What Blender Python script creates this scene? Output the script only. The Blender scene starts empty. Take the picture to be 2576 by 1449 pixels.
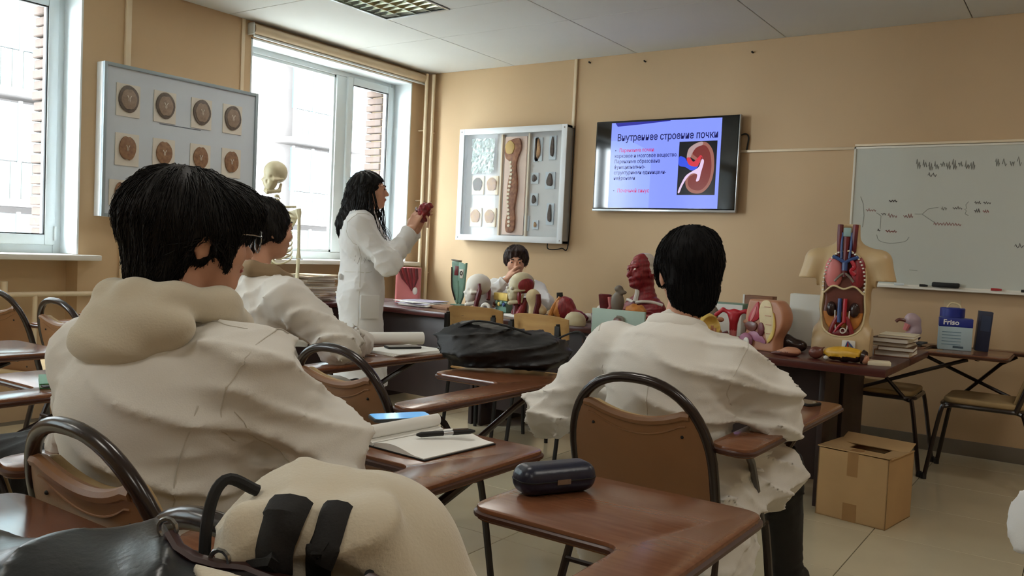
import bpy, bmesh, math, random
import numpy as np
from mathutils import Vector, Matrix

random.seed(7); RNG = np.random.default_rng(7)
SC = bpy.context.scene
COL = SC.collection
PI = math.pi

# ------------------------------------------------------------------ camera
CAM = (5.36, -6.20, 1.21)
YAW, PITCH, ROLL = 0.604285, -0.0459365, 0.0463340
def _cam():
    f = Vector((-math.sin(YAW)*math.cos(PITCH), math.cos(YAW)*math.cos(PITCH), math.sin(PITCH)))
    r = Vector((math.cos(YAW), math.sin(YAW), 0)); u = r.cross(f)
    r2 = math.cos(ROLL)*r + math.sin(ROLL)*u; u2 = -math.sin(ROLL)*r + math.cos(ROLL)*u
    cd = bpy.data.cameras.new('camera'); co = bpy.data.objects.new('camera', cd); COL.objects.link(co)
    cd.sensor_fit = 'HORIZONTAL'; cd.sensor_width = 36.0; cd.lens = 2118.8/2576*36.0; cd.clip_start = 0.05; cd.clip_end = 300
    co.matrix_world = Matrix(((r2.x, u2.x, -f.x, CAM[0]), (r2.y, u2.y, -f.y, CAM[1]), (r2.z, u2.z, -f.z, CAM[2]), (0, 0, 0, 1)))
    SC.camera = co
_cam()

# ------------------------------------------------------------------ sky, light, exposure
W = bpy.data.worlds.new('overcast_sky'); SC.world = W; W.use_nodes = True
_bg = W.node_tree.nodes['Background']
_bg.inputs['Color'].default_value = (0.86, 0.94, 1.0, 1); _bg.inputs['Strength'].default_value = 14.0
SC.view_settings.view_transform = 'Standard'; SC.view_settings.look = 'None'
SC.view_settings.gamma = 1.0; SC.view_settings.use_curve_mapping = False
SC.view_settings.exposure = 1.48
LAMP_W = 3.8      # watts of each ceiling fitting
SC.cycles.use_denoising = True
SC.cycles.max_bounces = 10; SC.cycles.diffuse_bounces = 6; SC.cycles.transparent_max_bounces = 16
SC.cycles.sample_clamp_indirect = 8.0

WINS = [(-2.06, -0.235), (-5.22, -3.345), (-8.3, -6.5)]       # window openings along the left wall (y0, y1)
WZ0, WZ1 = 1.05, 2.72
def portal(y0, y1):
    ld = bpy.data.lights.new('window_portal', 'AREA'); ld.shape = 'RECTANGLE'
    ld.size = y1-y0; ld.size_y = WZ1-WZ0; ld.cycles.is_portal = True
    o = bpy.data.objects.new('window_portal', ld); COL.objects.link(o)
    o.location = (-0.3, (y0+y1)/2, (WZ0+WZ1)/2); o.rotation_euler = (PI/2, 0, -PI/2)   # local -Z looks to +X
    o.rotation_euler = Vector((1, 0, 0)).to_track_quat('-Z', 'Y').to_euler()
for y0, y1 in WINS: portal(y0, y1)

# ------------------------------------------------------------------ materials
def lin(c):
    c = [x/255 for x in c]
    return tuple(x/12.92 if x <= .04045 else ((x+.055)/1.055)**2.4 for x in c)
MATS = {}
def mat(name, rgb, rough=.6, metal=0., var=.08, scale=6., bump=0., bscale=60., spec=.5, rgb2=None, stretch=(1, 1, 1), coat=0., sheen=0., emit=None):
    if name in MATS: return MATS[name]
    m = bpy.data.materials.new(name); m.use_nodes = True; nt = m.node_tree; N = nt.nodes; L = nt.links
    b = N['Principled BSDF']
    c = lin(rgb); c2 = lin(rgb2) if rgb2 else tuple(min(1, x*(1-2*var)) for x in c)
    tc = N.new('ShaderNodeTexCoord'); mp = N.new('ShaderNodeMapping'); mp.inputs['Scale'].default_value = stretch
    L.new(tc.outputs['Object'], mp.inputs['Vector'])
    nz = N.new('ShaderNodeTexNoise'); nz.inputs['Scale'].default_value = scale; nz.inputs['Detail'].default_value = 4
    L.new(mp.outputs[0], nz.inputs['Vector'])
    cr = N.new('ShaderNodeValToRGB'); cr.color_ramp.elements[0].position = .3; cr.color_ramp.elements[1].position = .7
    cr.color_ramp.elements[0].color = (*c2, 1); cr.color_ramp.elements[1].color = (*c, 1)
    L.new(nz.outputs['Fac'], cr.inputs[0]); L.new(cr.outputs[0], b.inputs['Base Color'])
    b.inputs['Roughness'].default_value = rough; b.inputs['Metallic'].default_value = metal
    b.inputs['Specular IOR Level'].default_value = spec
    b.inputs['Coat Weight'].default_value = coat; b.inputs['Sheen Weight'].default_value = sheen
    if bump:
        n2 = N.new('ShaderNodeTexNoise'); n2.inputs['Scale'].default_value = bscale; n2.inputs['Detail'].default_value = 3
        L.new(mp.outputs[0], n2.inputs['Vector'])
        bp = N.new('ShaderNodeBump'); bp.inputs['Strength'].default_value = bump; bp.inputs['Distance'].default_value = .003
        L.new(n2.outputs['Fac'], bp.inputs['Height']); L.new(bp.outputs[0], b.inputs['Normal'])
    if emit:
        b.inputs['Emission Color'].default_value = (*lin(rgb), 1); b.inputs['Emission Strength'].default_value = emit
    MATS[name] = m; return m
def wood(name, rgb, rgb2, rough=.35, sc=3., stretch=(1, 12, 12)):
    return mat(name, rgb, rough, rgb2=rgb2, scale=sc, stretch=stretch, bump=.03, bscale=20)
def glass_mat(key='glass', ior=1.45):
    m = bpy.data.materials.new(key); m.use_nodes = True; nt = m.node_tree; N = nt.nodes; L = nt.links
    N.remove(N['Principled BSDF']); out = N['Material Output']
    t = N.new('ShaderNodeBsdfTransparent'); t.inputs[0].default_value = (.97, .985, .98, 1)
    g = N.new('ShaderNodeBsdfGlossy'); g.inputs['Roughness'].default_value = .02
    fr = N.new('ShaderNodeFresnel'); fr.inputs[0].default_value = ior
    geo = N.new('ShaderNodeNewGeometry'); mu = N.new('ShaderNodeMath'); mu.operation = 'SUBTRACT'; mu.use_clamp = True
    L.new(fr.outputs[0], mu.inputs[0]); L.new(geo.outputs['Backfacing'], mu.inputs[1])
    mx = N.new('ShaderNodeMixShader'); L.new(mu.outputs[0], mx.inputs[0]); L.new(t.outputs[0], mx.inputs[1]); L.new(g.outputs[0], mx.inputs[2])
    L.new(mx.outputs[0], out.inputs[0]); MATS[key] = m; return m
def emis(name, rgb, s=1.):
    if name in MATS: return MATS[name]
    m = bpy.data.materials.new(name); m.use_nodes = True; nt = m.node_tree; b = nt.nodes['Principled BSDF']
    b.inputs['Base Color'].default_value = (0.01, .01, .012, 1); b.inputs['Roughness'].default_value = .15; b.inputs['Specular IOR Level'].default_value = .2
    b.inputs['Emission Color'].default_value = (*lin(rgb), 1); b.inputs['Emission Strength'].default_value = s
    MATS[name] = m; return m

M_WALL = mat('peach_wall_paint', (202, 174, 138), .7, var=.03, scale=1.2, bump=.05, bscale=80)
M_CEIL = mat('ceiling_panel_white', (214, 216, 214), .8, var=.02, scale=2)
M_GAP = mat('dark_gap', (60, 56, 50), .9)
M_TILE = mat('beige_floor_tile', (196, 186, 160), .16, var=.05, scale=2.5, spec=.5)
M_GROUT = mat('grey_grout', (105, 98, 84), .9)
M_PVC = mat('white_plastic_frame', (214, 222, 224), .35, var=.01)
M_SILL = mat('white_sill', (218, 216, 208), .4, var=.02)
M_REVEAL = mat('white_reveal', (225, 232, 236), .5, var=.01)
M_PIPE = mat('cream_pipe_paint', (226, 208, 178), .35, var=.03)
M_COAT = mat('white_coat_cloth', (224, 222, 216), .85, var=.02, bump=.15, bscale=350, sheen=.2)
M_COATW = mat('bright_white_coat', (236, 238, 240), .85, var=.02, bump=.12, bscale=350, sheen=.2)
M_HOOD = mat('cream_fleece', (212, 203, 182), .95, var=.04, bump=.3, bscale=250, sheen=.4)
M_SKIN = mat('skin', (214, 164, 138), .5, var=.05, scale=20, spec=.35)
M_HAIR = mat('black_hair', (24, 22, 22), .55, var=.2, scale=30, bump=.3, bscale=120, stretch=(3, 3, .35), spec=.25)
M_HAIRB = mat('brown_hair', (54, 34, 28), .5, var=.25, scale=40, bump=.3, bscale=120, stretch=(3, 3, .4))
M_BLACK = mat('black_cloth', (30, 30, 31), .8, var=.2, scale=12, bump=.2, bscale=300)
M_BLKN = mat('black_nylon', (34, 35, 37), .5, var=.25, scale=10, bump=.15, bscale=200)
M_LEATHER = mat('black_leather', (27, 31, 36), .32, var=.2, scale=10, bump=.12, bscale=150)
M_FRAME = mat('dark_brown_tube', (40, 29, 27), .22, var=.1, spec=.6)
M_PAD = mat('tan_vinyl_back', (142, 102, 68), .42, var=.05, bump=.1, bscale=220)
M_SEAT = mat('beige_seat_cloth', (176, 150, 106), .7, var=.08, bump=.2, bscale=200)
M_TAB = wood('brown_tablet_wood', (124, 80, 55), (110, 69, 46), .2, 9., (1, 9, 9))
M_TABE = mat('tablet_edge', (70, 38, 25), .35, var=.1)
M_DESK = wood('mahogany_desk', (84, 38, 34), (58, 26, 25), .3)
M_DESKD = mat('dark_desk_panel', (46, 30, 29), .45, var=.15)
M_PLY = wood('birch_plywood', (202, 164, 108), (186, 146, 92), .35)
M_PAPER = mat('white_paper', (238, 238, 234), .8, var=.01)
M_RUBBER = mat('black_rubber', (20, 20, 20), .6, var=.1)
M_STEEL = mat('steel', (170, 172, 175), .25, metal=1., var=.05)
M_SILVER = mat('silver_trim', (190, 194, 198), .3, metal=.8, var=.03)
M_TVB = mat('tv_bezel_black', (14, 14, 16), .1, var=.05, spec=.6)
M_WB = mat('whiteboard_enamel', (196, 200, 192), .3, var=.02, scale=1.5)
M_CARD = mat('cardboard', (186, 152, 106), .8, var=.06, scale=5, bump=.05)
M_TAPE = mat('brown_tape', (160, 122, 78), .3, var=.04)
glass_mat(); glass_mat('thin_glass', 1.22)

# ------------------------------------------------------------------ mesh helpers
def link(o, parent=None):
    COL.objects.link(o)
    if parent is not None: o.parent = parent
    return o
def raw(name, V, F, m, parent=None, smooth=True, loc=None, rz=0., mi=None):
    me = bpy.data.meshes.new(name)
    if isinstance(F, np.ndarray):
        n = len(F); k = F.shape[1]
        me.vertices.add(len(V)); me.vertices.foreach_set('co', np.asarray(V, np.float32).ravel())
        me.loops.add(n*k); me.loops.foreach_set('vertex_index', F.astype(np.int32).ravel())
        me.polygons.add(n); me.polygons.foreach_set('loop_start', np.arange(0, n*k, k, dtype=np.int32))
        me.update(calc_edges=True); me.validate()
    else:
        me.from_pydata([tuple(v) for v in V], [], [tuple(f) for f in F]); me.update()
    for x in (m if isinstance(m, (list, tuple)) else [m]): me.materials.append(x)
    if mi is not None: me.polygons.foreach_set('material_index', np.asarray(mi, np.int32))
    if smooth: me.polygons.foreach_set('use_smooth', np.ones(len(me.polygons), bool))
    o = link(bpy.data.objects.new(name, me), parent)
    if loc is not None: o.location = loc
    o.rotation_euler.z = rz
    return o
def tag(o, label=None, cat=None, group=None, kind=None):
    if label: o['label'] = label
    if cat: o['category'] = cat
    if group: o['group'] = group
    if kind: o['kind'] = kind
    return o
def thing(name, label, cat, loc=(0, 0, 0), rz=0., group=None):
    o = link(bpy.data.objects.new(name, None)); o.location = loc; o.rotation_euler.z = rz; o.empty_display_size = .05
    return tag(o, label, cat, group)
def copy_tree(o, parent=None):
    c = o.copy(); link(c, parent)
    for ch in list(o.children): copy_tree(ch, c)
    return c

class MB:
    def __init__(s): s.V = []; s.F = []
    def add(s, V, F):
        o = len(s.V); s.V += [tuple(v) for v in V]; s.F += [tuple(i+o for i in f) for f in F]; return s
    def box(s, c, d, R=None):
        x, y, z = d[0]/2, d[1]/2, d[2]/2
        V = [Vector((a*x, b*y, e*z)) for e in (-1, 1) for b in (-1, 1) for a in (-1, 1)]
        if R is not None: V = [R @ v for v in V]
        V = [v+Vector(c) for v in V]
        return s.add(V, [(0, 2, 3, 1), (4, 5, 7, 6), (0, 1, 5, 4), (2, 6, 7, 3), (0, 4, 6, 2), (1, 3, 7, 5)])
    def bb(s, a, b): return s.box([(p+q)/2 for p, q in zip(a, b)], [abs(q-p) for p, q in zip(a, b)])
    def tube(s, path, r, n=8, closed=False, flat=None):
        P = [Vector(p) for p in path]; k = len(P)
        R = r if isinstance(r, (list, tuple)) else [r]*k
        T = []
        for i in range(k):
            a = P[(i-1) % k] if (closed or i > 0) else P[i]; b = P[(i+1) % k] if (closed or i < k-1) else P[i]
            t = (b-a); T.append(t.normalized() if t.length > 1e-9 else Vector((0, 0, 1)))
        up = Vector((0, 0, 1)) if abs(T[0].z) < .9 else Vector((1, 0, 0))
        nrm = (up - T[0]*up.dot(T[0])).normalized(); V = []
        for i in range(k):
            nrm = (nrm - T[i]*nrm.dot(T[i]))
            nrm = nrm.normalized() if nrm.length > 1e-6 else T[i].orthogonal().normalized()
            bn = T[i].cross(nrm)
            for j in range(n):
                a = 2*PI*j/n; fx = 1. if flat is None else flat
                V.append(P[i] + R[i]*(math.cos(a)*nrm*fx + math.sin(a)*bn))
        F = []
        for i in range(k if closed else k-1):
            for j in range(n):
                a, b = i*n+j, i*n+(j+1) % n; c, d = ((i+1) % k)*n+(j+1) % n, ((i+1) % k)*n+j
                F.append((a, b, c, d))
        if not closed: F.append(tuple(reversed(range(n)))); F.append(tuple((k-1)*n+j for j in range(n)))
        return s.add(V, F)
    def lathe(s, prof, n=20, c=(0, 0, 0), sx=1., sy=1.):
        V = []; F = []; k = len(prof)
        for r, z in prof:
            for j in range(n):
                a = 2*PI*j/n; V.append((c[0]+sx*r*math.cos(a), c[1]+sy*r*math.sin(a), c[2]+z))
        for i in range(k-1):
            for j in range(n): F.append((i*n+j, i*n+(j+1) % n, (i+1)*n+(j+1) % n, (i+1)*n+j))
        F.append(tuple(reversed(range(n)))); F.append(tuple((k-1)*n+j for j in range(n)))
        return s.add(V, F)
    def prism(s, pts, d0, d1, fr=None):
        # pts 2D (u,v) counter-clockwise; fr maps (u,v,w)->xyz
        fr = fr or (lambda u, v, w: (u, v, w)); n = len(pts)
        V = [fr(u, v, d0) for u, v in pts] + [fr(u, v, d1) for u, v in pts]
        F = [tuple(reversed(range(n))), tuple(range(n, 2*n))] + [(i, (i+1) % n, n+(i+1) % n, n+i) for i in range(n)]
        return s.add(V, F)
    def ball(s, c, r, n=12, m=8):
        r = r if isinstance(r, (tuple, list)) else (r, r, r); V = []; F = []
        for i in range(m+1):
            t = PI*(i+.0)/m; t = min(max(t, .02), PI-.02)
            for j in range(n):
                a = 2*PI*j/n; V.append((c[0]+r[0]*math.sin(t)*math.cos(a), c[1]+r[1]*math.sin(t)*math.sin(a), c[2]-r[2]*math.cos(t)))
        for i in range(m):
            for j in range(n): F.append((i*n+j, i*n+(j+1) % n, (i+1)*n+(j+1) % n, (i+1)*n+j))
        F.append(tuple(reversed(range(n)))); F.append(tuple(m*n+j for j in range(n)))
        return s.add(V, F)
    def build(s, name, m, parent=None, bevel=0., seg=2, smooth=None, loc=None, rz=0., auto=True):
        me = bpy.data.meshes.new(name); me.from_pydata(s.V, [], s.F)
        bm = bmesh.new(); bm.from_mesh(me)
        bmesh.ops.recalc_face_normals(bm, faces=bm.faces)
        if bevel:
            es = [e for e in bm.edges if len(e.link_faces) == 2 and e.calc_face_angle(0) > .6]
            bmesh.ops.bevel(bm, geom=es, offset=bevel, segments=seg, affect='EDGES', profile=.5, clamp_overlap=True)
        for f in bm.faces: f.smooth = True if smooth is None else smooth
        if smooth is None:
            for e in bm.edges: e.smooth = not (len(e.link_faces) == 2 and e.calc_face_angle(0) > .7)
        bm.to_mesh(me); bm.free(); me.materials.append(m)
        o = link(bpy.data.objects.new(name, me), parent)
        if loc is not None: o.location = loc
        o.rotation_euler.z = rz
        return o
def spline(pts, n=8, closed=False):
    P = [np.array(p, float) for p in pts]; k = len(P); out = []
    for i in range(k if closed else k-1):
        p0 = P[(i-1) % k] if (closed or i > 0) else 2*P[0]-P[1]; p1 = P[i]; p2 = P[(i+1) % k]
        p3 = P[(i+2) % k] if (closed or i+2 < k) else 2*P[-1]-P[-2]
        for j in range(n):
            t = j/n; out.append(tuple(.5*((2*p1)+(-p0+p2)*t+(2*p0-5*p1+4*p2-p3)*t*t+(-p0+3*p1-3*p2+p3)*t**3)))
    if not closed: out.append(tuple(P[-1]))
    return out
def rrect(x0, y0, x1, y1, r, n=5):
    out = []
    for cx, cy, a0 in ((x1-r, y0+r, -PI/2), (x1-r, y1-r, 0), (x0+r, y1-r, PI/2), (x0+r, y0+r, PI)):
        for i in range(n+1): a = a0+i*PI/2/n; out.append((cx+r*math.cos(a), cy+r*math.sin(a)))
    return out
def rpoly(pts, r, n=5):
    out = []; k = len(pts)
    for i in range(k):
        p = Vector(pts[i]); a = Vector(pts[i-1])-p; b = Vector(pts[(i+1) % k])-p
        rr = r[i] if isinstance(r, (list, tuple)) else r
        rr = min(rr, a.length*.48, b.length*.48); A = p+a.normalized()*rr; B = p+b.normalized()*rr
        for j in range(n+1):
            t = j/n; q = A*(1-t)**2+p*2*t*(1-t)+B*t*t; out.append((q.x, q.y))
    return out
def Rz(a): return Matrix.Rotation(a, 3, 'Z')
def Rx(a): return Matrix.Rotation(a, 3, 'X')
def Ry(a): return Matrix.Rotation(a, 3, 'Y')

# ------------------------------------------------------------------ signed-distance modelling (smooth organic shapes)
def smin(a, b, k):
    h = np.clip(.5+.5*(b-a)/k, 0, 1); return b+(a-b)*h-k*h*(1-h)
def smax(a, b, k): return -smin(-a, -b, k)
def s_cap(P, a, b, ra, rb=None):
    a = np.array(a, np.float32); b = np.array(b, np.float32); rb = ra if rb is None else rb
    ba = b-a; t = np.clip(((P-a)@ba)/(ba@ba+1e-9), 0, 1)
    return np.linalg.norm(P-a-t[:, None]*ba, axis=1)-(ra+(rb-ra)*t)
def s_ell(P, c, r, R=None):
    q = P-np.array(c, np.float32)
    if R is not None: q = q@np.array(R, np.float32)
    r = np.array(r, np.float32); k0 = np.linalg.norm(q/r, axis=1); k1 = np.linalg.norm(q/(r*r), axis=1)
    return k0*(k0-1)/np.maximum(k1, 1e-6)
def s_box(P, c, h, rad=.01, R=None):
    q = P-np.array(c, np.float32)
    if R is not None: q = q@np.array(R, np.float32)
    d = np.abs(q)-(np.array(h, np.float32)-rad)
    return np.linalg.norm(np.maximum(d, 0), axis=1)+np.minimum(d.max(axis=1), 0)-rad
def s_union(ds, k):
    d = ds[0]
    for e in ds[1:]: d = smin(d, e, k)
    return d
def folds(P, amp, f=18., seed=0, dirs=None):
    g = np.random.default_rng(seed); d = 0
    for i in range(3):
        v = g.normal(size=3); v[1] *= .4; v /= np.linalg.norm(v); w = np.cross(v, g.normal(size=3)); w /= np.linalg.norm(w)
        ph = P@(v*f*3.4*(1+.35*i)).astype(np.float32)+1.5*np.sin(P@((w+.4*v)*f*.75).astype(np.float32)+g.uniform(0, 6))+g.uniform(0, 6)
        gate = np.clip(.35+.8*np.sin(P@((v*.5+w)*f*.55).astype(np.float32)+g.uniform(0, 6)), 0, 1)
        d = d+(1-np.abs(np.sin(ph*.5)))**2.2*gate*2.3/(1+.3*i)
    return -amp*(d-.7)
def sdf(fn, lo, hi, h):
    lo = np.array(lo, np.float32); hi = np.array(hi, np.float32); B = 4
    n = np.ceil((hi-lo)/(h*B)).astype(int)+1
    ax = [lo[i]+h*B*(np.arange(n[i])+.5-1/(2*B)) for i in range(3)]
    G = np.stack(np.meshgrid(*ax, indexing='ij'), -1).reshape(-1, 3).astype(np.float32)
    c = fn(G).reshape(n); near = np.abs(c) < h*B*1.5
    N = n*B; V = np.repeat(np.repeat(np.repeat(np.where(c < 0, -1., 1.), B, 0), B, 1), B, 2).astype(np.float32)
    I = np.argwhere(near); off = np.stack(np.meshgrid(range(B), range(B), range(B), indexing='ij'), -1).reshape(-1, 3)
    J = (I[:, None, :]*B+off[None]).reshape(-1, 3)
    for s0 in range(0, len(J), 400000):
        j = J[s0:s0+400000]; V[j[:, 0], j[:, 1], j[:, 2]] = fn((lo+h*j).astype(np.float32))
    V[0] = V[-1] = 1; V[:, 0] = V[:, -1] = 1; V[:, :, 0] = V[:, :, -1] = 1
    S = V < 0
    cs = [(0, 0, 0), (1, 0, 0), (0, 1, 0), (1, 1, 0), (0, 0, 1), (1, 0, 1), (0, 1, 1), (1, 1, 1)]
    sl = lambda A, o: A[o[0]:A.shape[0]-1+o[0], o[1]:A.shape[1]-1+o[1], o[2]:A.shape[2]-1+o[2]]
    cnt = sum(sl(S, o).astype(np.int8) for o in cs); act = (cnt > 0) & (cnt < 8)
    A = np.argwhere(act); idx = -np.ones(act.shape, np.int64); idx[act] = np.arange(len(A))
    cv = np.stack([V[A[:, 0]+o[0], A[:, 1]+o[1], A[:, 2]+o[2]] for o in cs], 1)
    acc = np.zeros((len(A), 3)); w = np.zeros(len(A)); co = np.array(cs, float)
    for a in range(8):
        for b in range(a+1, 8):
            if np.abs(co[a]-co[b]).sum() != 1: continue
            m = (cv[:, a] < 0) != (cv[:, b] < 0); t = cv[:, a]/(cv[:, a]-cv[:, b]+1e-12); t = np.clip(t, 0, 1)
            acc[m] += co[a]+t[m, None]*(co[b]-co[a]); w[m] += 1
    VV = lo+h*(A+acc/w[:, None]); FF = []
    for ax_ in range(3):
        o = [0, 0, 0]; o[ax_] = 1; u, v = [i for i in range(3) if i != ax_]
        Sa = S[tuple(slice(0, S.shape[i]-o[i]) for i in range(3))]; Sb = S[tuple(slice(o[i], None) for i in range(3))]
        E = np.argwhere(Sa != Sb); E = E[(E[:, u] > 0) & (E[:, v] > 0)]
        E = E[(E[:, u] < act.shape[u]) & (E[:, v] < act.shape[v]) & (E[:, ax_] < act.shape[ax_])]
        if not len(E): continue
        q = []
        for du, dv in ((0, 0), (-1, 0), (-1, -1), (0, -1)):
            e = E.copy(); e[:, u] += du; e[:, v] += dv; q.append(idx[e[:, 0], e[:, 1], e[:, 2]])
        Q = np.stack(q, 1); flip = Sa[E[:, 0], E[:, 1], E[:, 2]]
        if ax_ == 1: flip = ~flip
        Q[~flip] = Q[~flip][:, ::-1]; FF.append(Q)
    F = np.concatenate(FF); F = F[(F >= 0).all(1)]
    return VV, F
def blob(name, fn, lo, hi, h, m, parent=None, loc=None, rz=0., colour=None):
    V, F = sdf(fn, lo, hi, h)
    mi = None
    if colour is not None: mi = colour(V[F].mean(1))
    return raw(name, V, F, m, parent, True, loc, rz, mi)
def vnormals(V, F):
    n = np.cross(V[F[:, 2]]-V[F[:, 0]], V[F[:, 3]]-V[F[:, 1]]); N = np.zeros_like(V)
    for i in range(4): np.add.at(N, F[:, i], n)
    return N/(np.linalg.norm(N, axis=1)[:, None]+1e-12)
def text_mesh(name, body, size, m, parent, mw, align='LEFT', ext=.0006, sx=1., bold=0.):
    cu = bpy.data.curves.new(name, 'FONT'); cu.body = body; cu.size = size; cu.align_x = align; cu.extrude = ext; cu.resolution_u = 2; cu.offset = bold
    t = bpy.data.objects.new(name, cu); COL.objects.link(t)
    me = bpy.data.meshes.new_from_object(t.evaluated_get(bpy.context.evaluated_depsgraph_get()))
    bpy.data.objects.remove(t); bpy.data.curves.remove(cu)
    me.materials.clear(); me.materials.append(m); me.transform(mw @ Matrix.Diagonal((sx, 1, 1, 1)))
    o = bpy.data.objects.new(name, me); link(o, parent); return o

def snap(fn, pts, off=0., it=6):
    P = np.array(pts, np.float32)
    for _ in range(it):
        d = fn(P); e = .002; G = np.stack([(fn(P+np.eye(3, dtype=np.float32)[i]*e)-d)/e for i in range(3)], 1)
        G /= np.linalg.norm(G, axis=1, keepdims=True)+1e-6; P = P-G*np.clip(d-off, -.03, .03)[:, None]
    return [tuple(p) for p in P]

# ================================================================== ROOM
RX, RY, CH = 7.4, -9.2, 2.84
def struct(o): return tag(o, kind='structure')
# floor: slab + tiles
fl = struct(MB().bb((-.5, RY, -.12), (RX, 0, -.008)).build('floor', M_GROUT, smooth=False))
def tile_set(parent, name, xs, ys, z0, z1, gap, m, bev, skip=()):
    cache = {}
    for i in range(len(xs)-1):
        for j in range(len(ys)-1):
            if (i, j) in skip: continue
            w, d = abs(xs[i+1]-xs[i])-gap, abs(ys[j+1]-ys[j])-gap; k = (round(w, 3), round(d, 3))
            c = ((xs[i]+xs[i+1])/2, (ys[j]+ys[j+1])/2, (z0+z1)/2)
            if k not in cache:
                o = MB().box((0, 0, 0), (w, d, z1-z0)).build(name, m, parent, bevel=bev, seg=1, smooth=False); cache[k] = o.data
            else:
                o = link(bpy.data.objects.new(name, cache[k]), parent)
            o.location = c
def cuts(a, b, start, step):
    v = [a]; x = start
    while x-step > a+.05: x -= step
    while x < b-.05: v.append(x); x += step
    return v+[b]
tile_set(fl, 'floor_tile', cuts(0, RX, 4.597, .6), cuts(RY, 0, -2.14, .6), -.008, 0, .0035, M_TILE, .0012)
# ceiling: dark plenum slab + panels
ce = struct(MB().bb((0, RY, CH+.09), (RX, 0, CH+.18)).build('ceiling', M_GAP, smooth=False))
cx = cuts(0, RX, 1.0, 1.2); cy = cuts(RY, 0, -1.064, 1.2)
jf = [j for j in range(len(cy)-1) if abs(cy[j+1]+1.064) < .01][0]
tile_set(ce, 'ceiling_panel', cx, cy, CH, CH+.011, .006, M_CEIL, .002, skip={(1, jf)})
for a, b in (((1.0, -1.646), (2.2, -1.064)), ((1.6, -2.264), (2.2, -1.646))):
    MB().bb((a[0]+.003, a[1]+.003, CH), (b[0]-.003, b[1]-.003, CH+.011)).build('ceiling_panel', M_CEIL, ce, bevel=.002, seg=1, smooth=False)
# recessed louvre light fittings
m_lou = mat('bright_aluminium_louvre', (214, 218, 196), .18, metal=1., var=.04)
m_tubew = mat('fluorescent_tube_glass', (255, 250, 228), .25, var=.01, emit=.55)
FIT = (LAMP_W, (1., .95, .86))
def fitting(x, y, label):
    lf = thing('ceiling_light', label, 'light', (x, y, CH-.004), 0, 'louvre ceiling lights')
    b = MB()
    for s in (-1, 1): b.box((s*.290, 0, .002), (.016, .596, .012)); b.box((0, s*.290, .002), (.564, .016, .012)); b.box((s*.284, 0, .04), (.004, .57, .075)); b.box((0, s*.284, .04), (.57, .004, .075))
    b.build('fitting_frame', M_SILVER, lf, smooth=False)
    MB().bb((-.284, -.284, .074), (.284, .284, .078)).build('reflector', mat('reflector', (222, 224, 214), .25, metal=.6, var=.02), lf, smooth=False)
    for i in range(4):
        q = -.21+.14*i; MB().tube([(q, -.27, .052), (q, .27, .052)], .008, 8).build('lamp_tube', m_tubew, lf)
        if i: MB().prism([(-.012, .045), (.012, .045), (.002, .0), (-.002, .0)], -.278, .278, lambda u, v, w, q=q-.07: (q+u, w, v)).build('louvre_blade', m_lou, lf, smooth=False)
    for i in range(7):
        q = -.21+.07*i; MB().prism([(-.008, .035), (.008, .035), (.0015, .002), (-.0015, .002)], -.278, .278, lambda u, v, w, q=q: (w, q+u, v)).build('louvre_blade', m_lou, lf, smooth=False)
    ld = bpy.data.lights.new('tube_glow', 'AREA'); ld.shape = 'SQUARE'; ld.size = .5; ld.energy = FIT[0]; ld.color = FIT[1]
    lo = bpy.data.objects.new('tube_glow', ld); link(lo, lf); lo.location = (0, 0, -.012)
fitting(1.3, -1.955, 'square louvre light fitting in the ceiling near the far window')
for i, (x, y) in enumerate(((3.7, -4.36), (6.1, -1.955), (6.1, -4.36), (3.7, -6.76), (6.1, -6.76), (1.3, -6.76))):  # unseen fittings, added as fill to brighten the rows and the rear
    fitting(x, y, 'added fill light, unseen square louvre fitting, ' + ('over the middle rows', 'over the front right corner', 'over the right rows', 'behind the camera, middle', 'behind the camera, right', 'behind the camera, window side')[i])
# front, right and back walls
wf = struct(MB().bb((-.5, 0, -.1), (RX+.2, .2, CH+.1)).build('wall_front', M_WALL, smooth=False))
struct(MB().bb((RX, RY-.2, -.1), (RX+.2, 0, CH+.1)).build('wall_right', M_WALL, smooth=False))
struct(MB().bb((-.5, RY-.2, -.1), (RX, RY, CH+.1)).build('wall_back', M_WALL, smooth=False))
m_base = mat('grey_skirting', (120, 112, 100), .4, var=.05)
struct(MB().bb((.0, -.012, 0), (RX, 0, .10)).build('baseboard_front', m_base, bevel=.003))
# left wall with window openings and radiator niches
b = MB(); ys = [RY]
for y0, y1 in sorted(WINS): ys += [y0, y1]
ys.append(.0)
for i in range(0, len(ys), 2): b.bb((-.5, ys[i], -.1), (0, ys[i+1], CH+.1))
for y0, y1 in WINS:
    b.bb((-.5, y0, WZ1), (0, y1, CH+.1))
    b.bb((-.5, y0, -.1), (-.14, y1, WZ0-.035))
wl = struct(b.build('wall_left', M_WALL, smooth=False))
# outer brick leaf beside the windows: every brick a piece of its own
m_brick = mat('pale_outer_brick', (92, 78, 72), .9, var=.15, scale=9, bump=.3, bscale=30)
m_mort = mat('outer_wall_render', (186, 176, 165), .9)
bd = None
struct(MB().bb((-.62, RY, -.1), (-.5, -8.4, 3.4)).build('wall_outer', m_mort, smooth=False))
for y0, y1 in WINS:
    for yy, s in ((y1, 1),):
        for k in range(25):
            ww = .125 if k % 2 else .14
            if bd is None:
                o = MB().box((0, 0, 0), (.2, .12, .058)).build('brick', m_brick, wl, bevel=.006, seg=1, smooth=False); bd = o.data
            else: o = link(bpy.data.objects.new('brick', bd), wl)
            o.location = (-.44, yy+(.012 if k % 2 else .025), 1.04+.0695*k)
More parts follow.
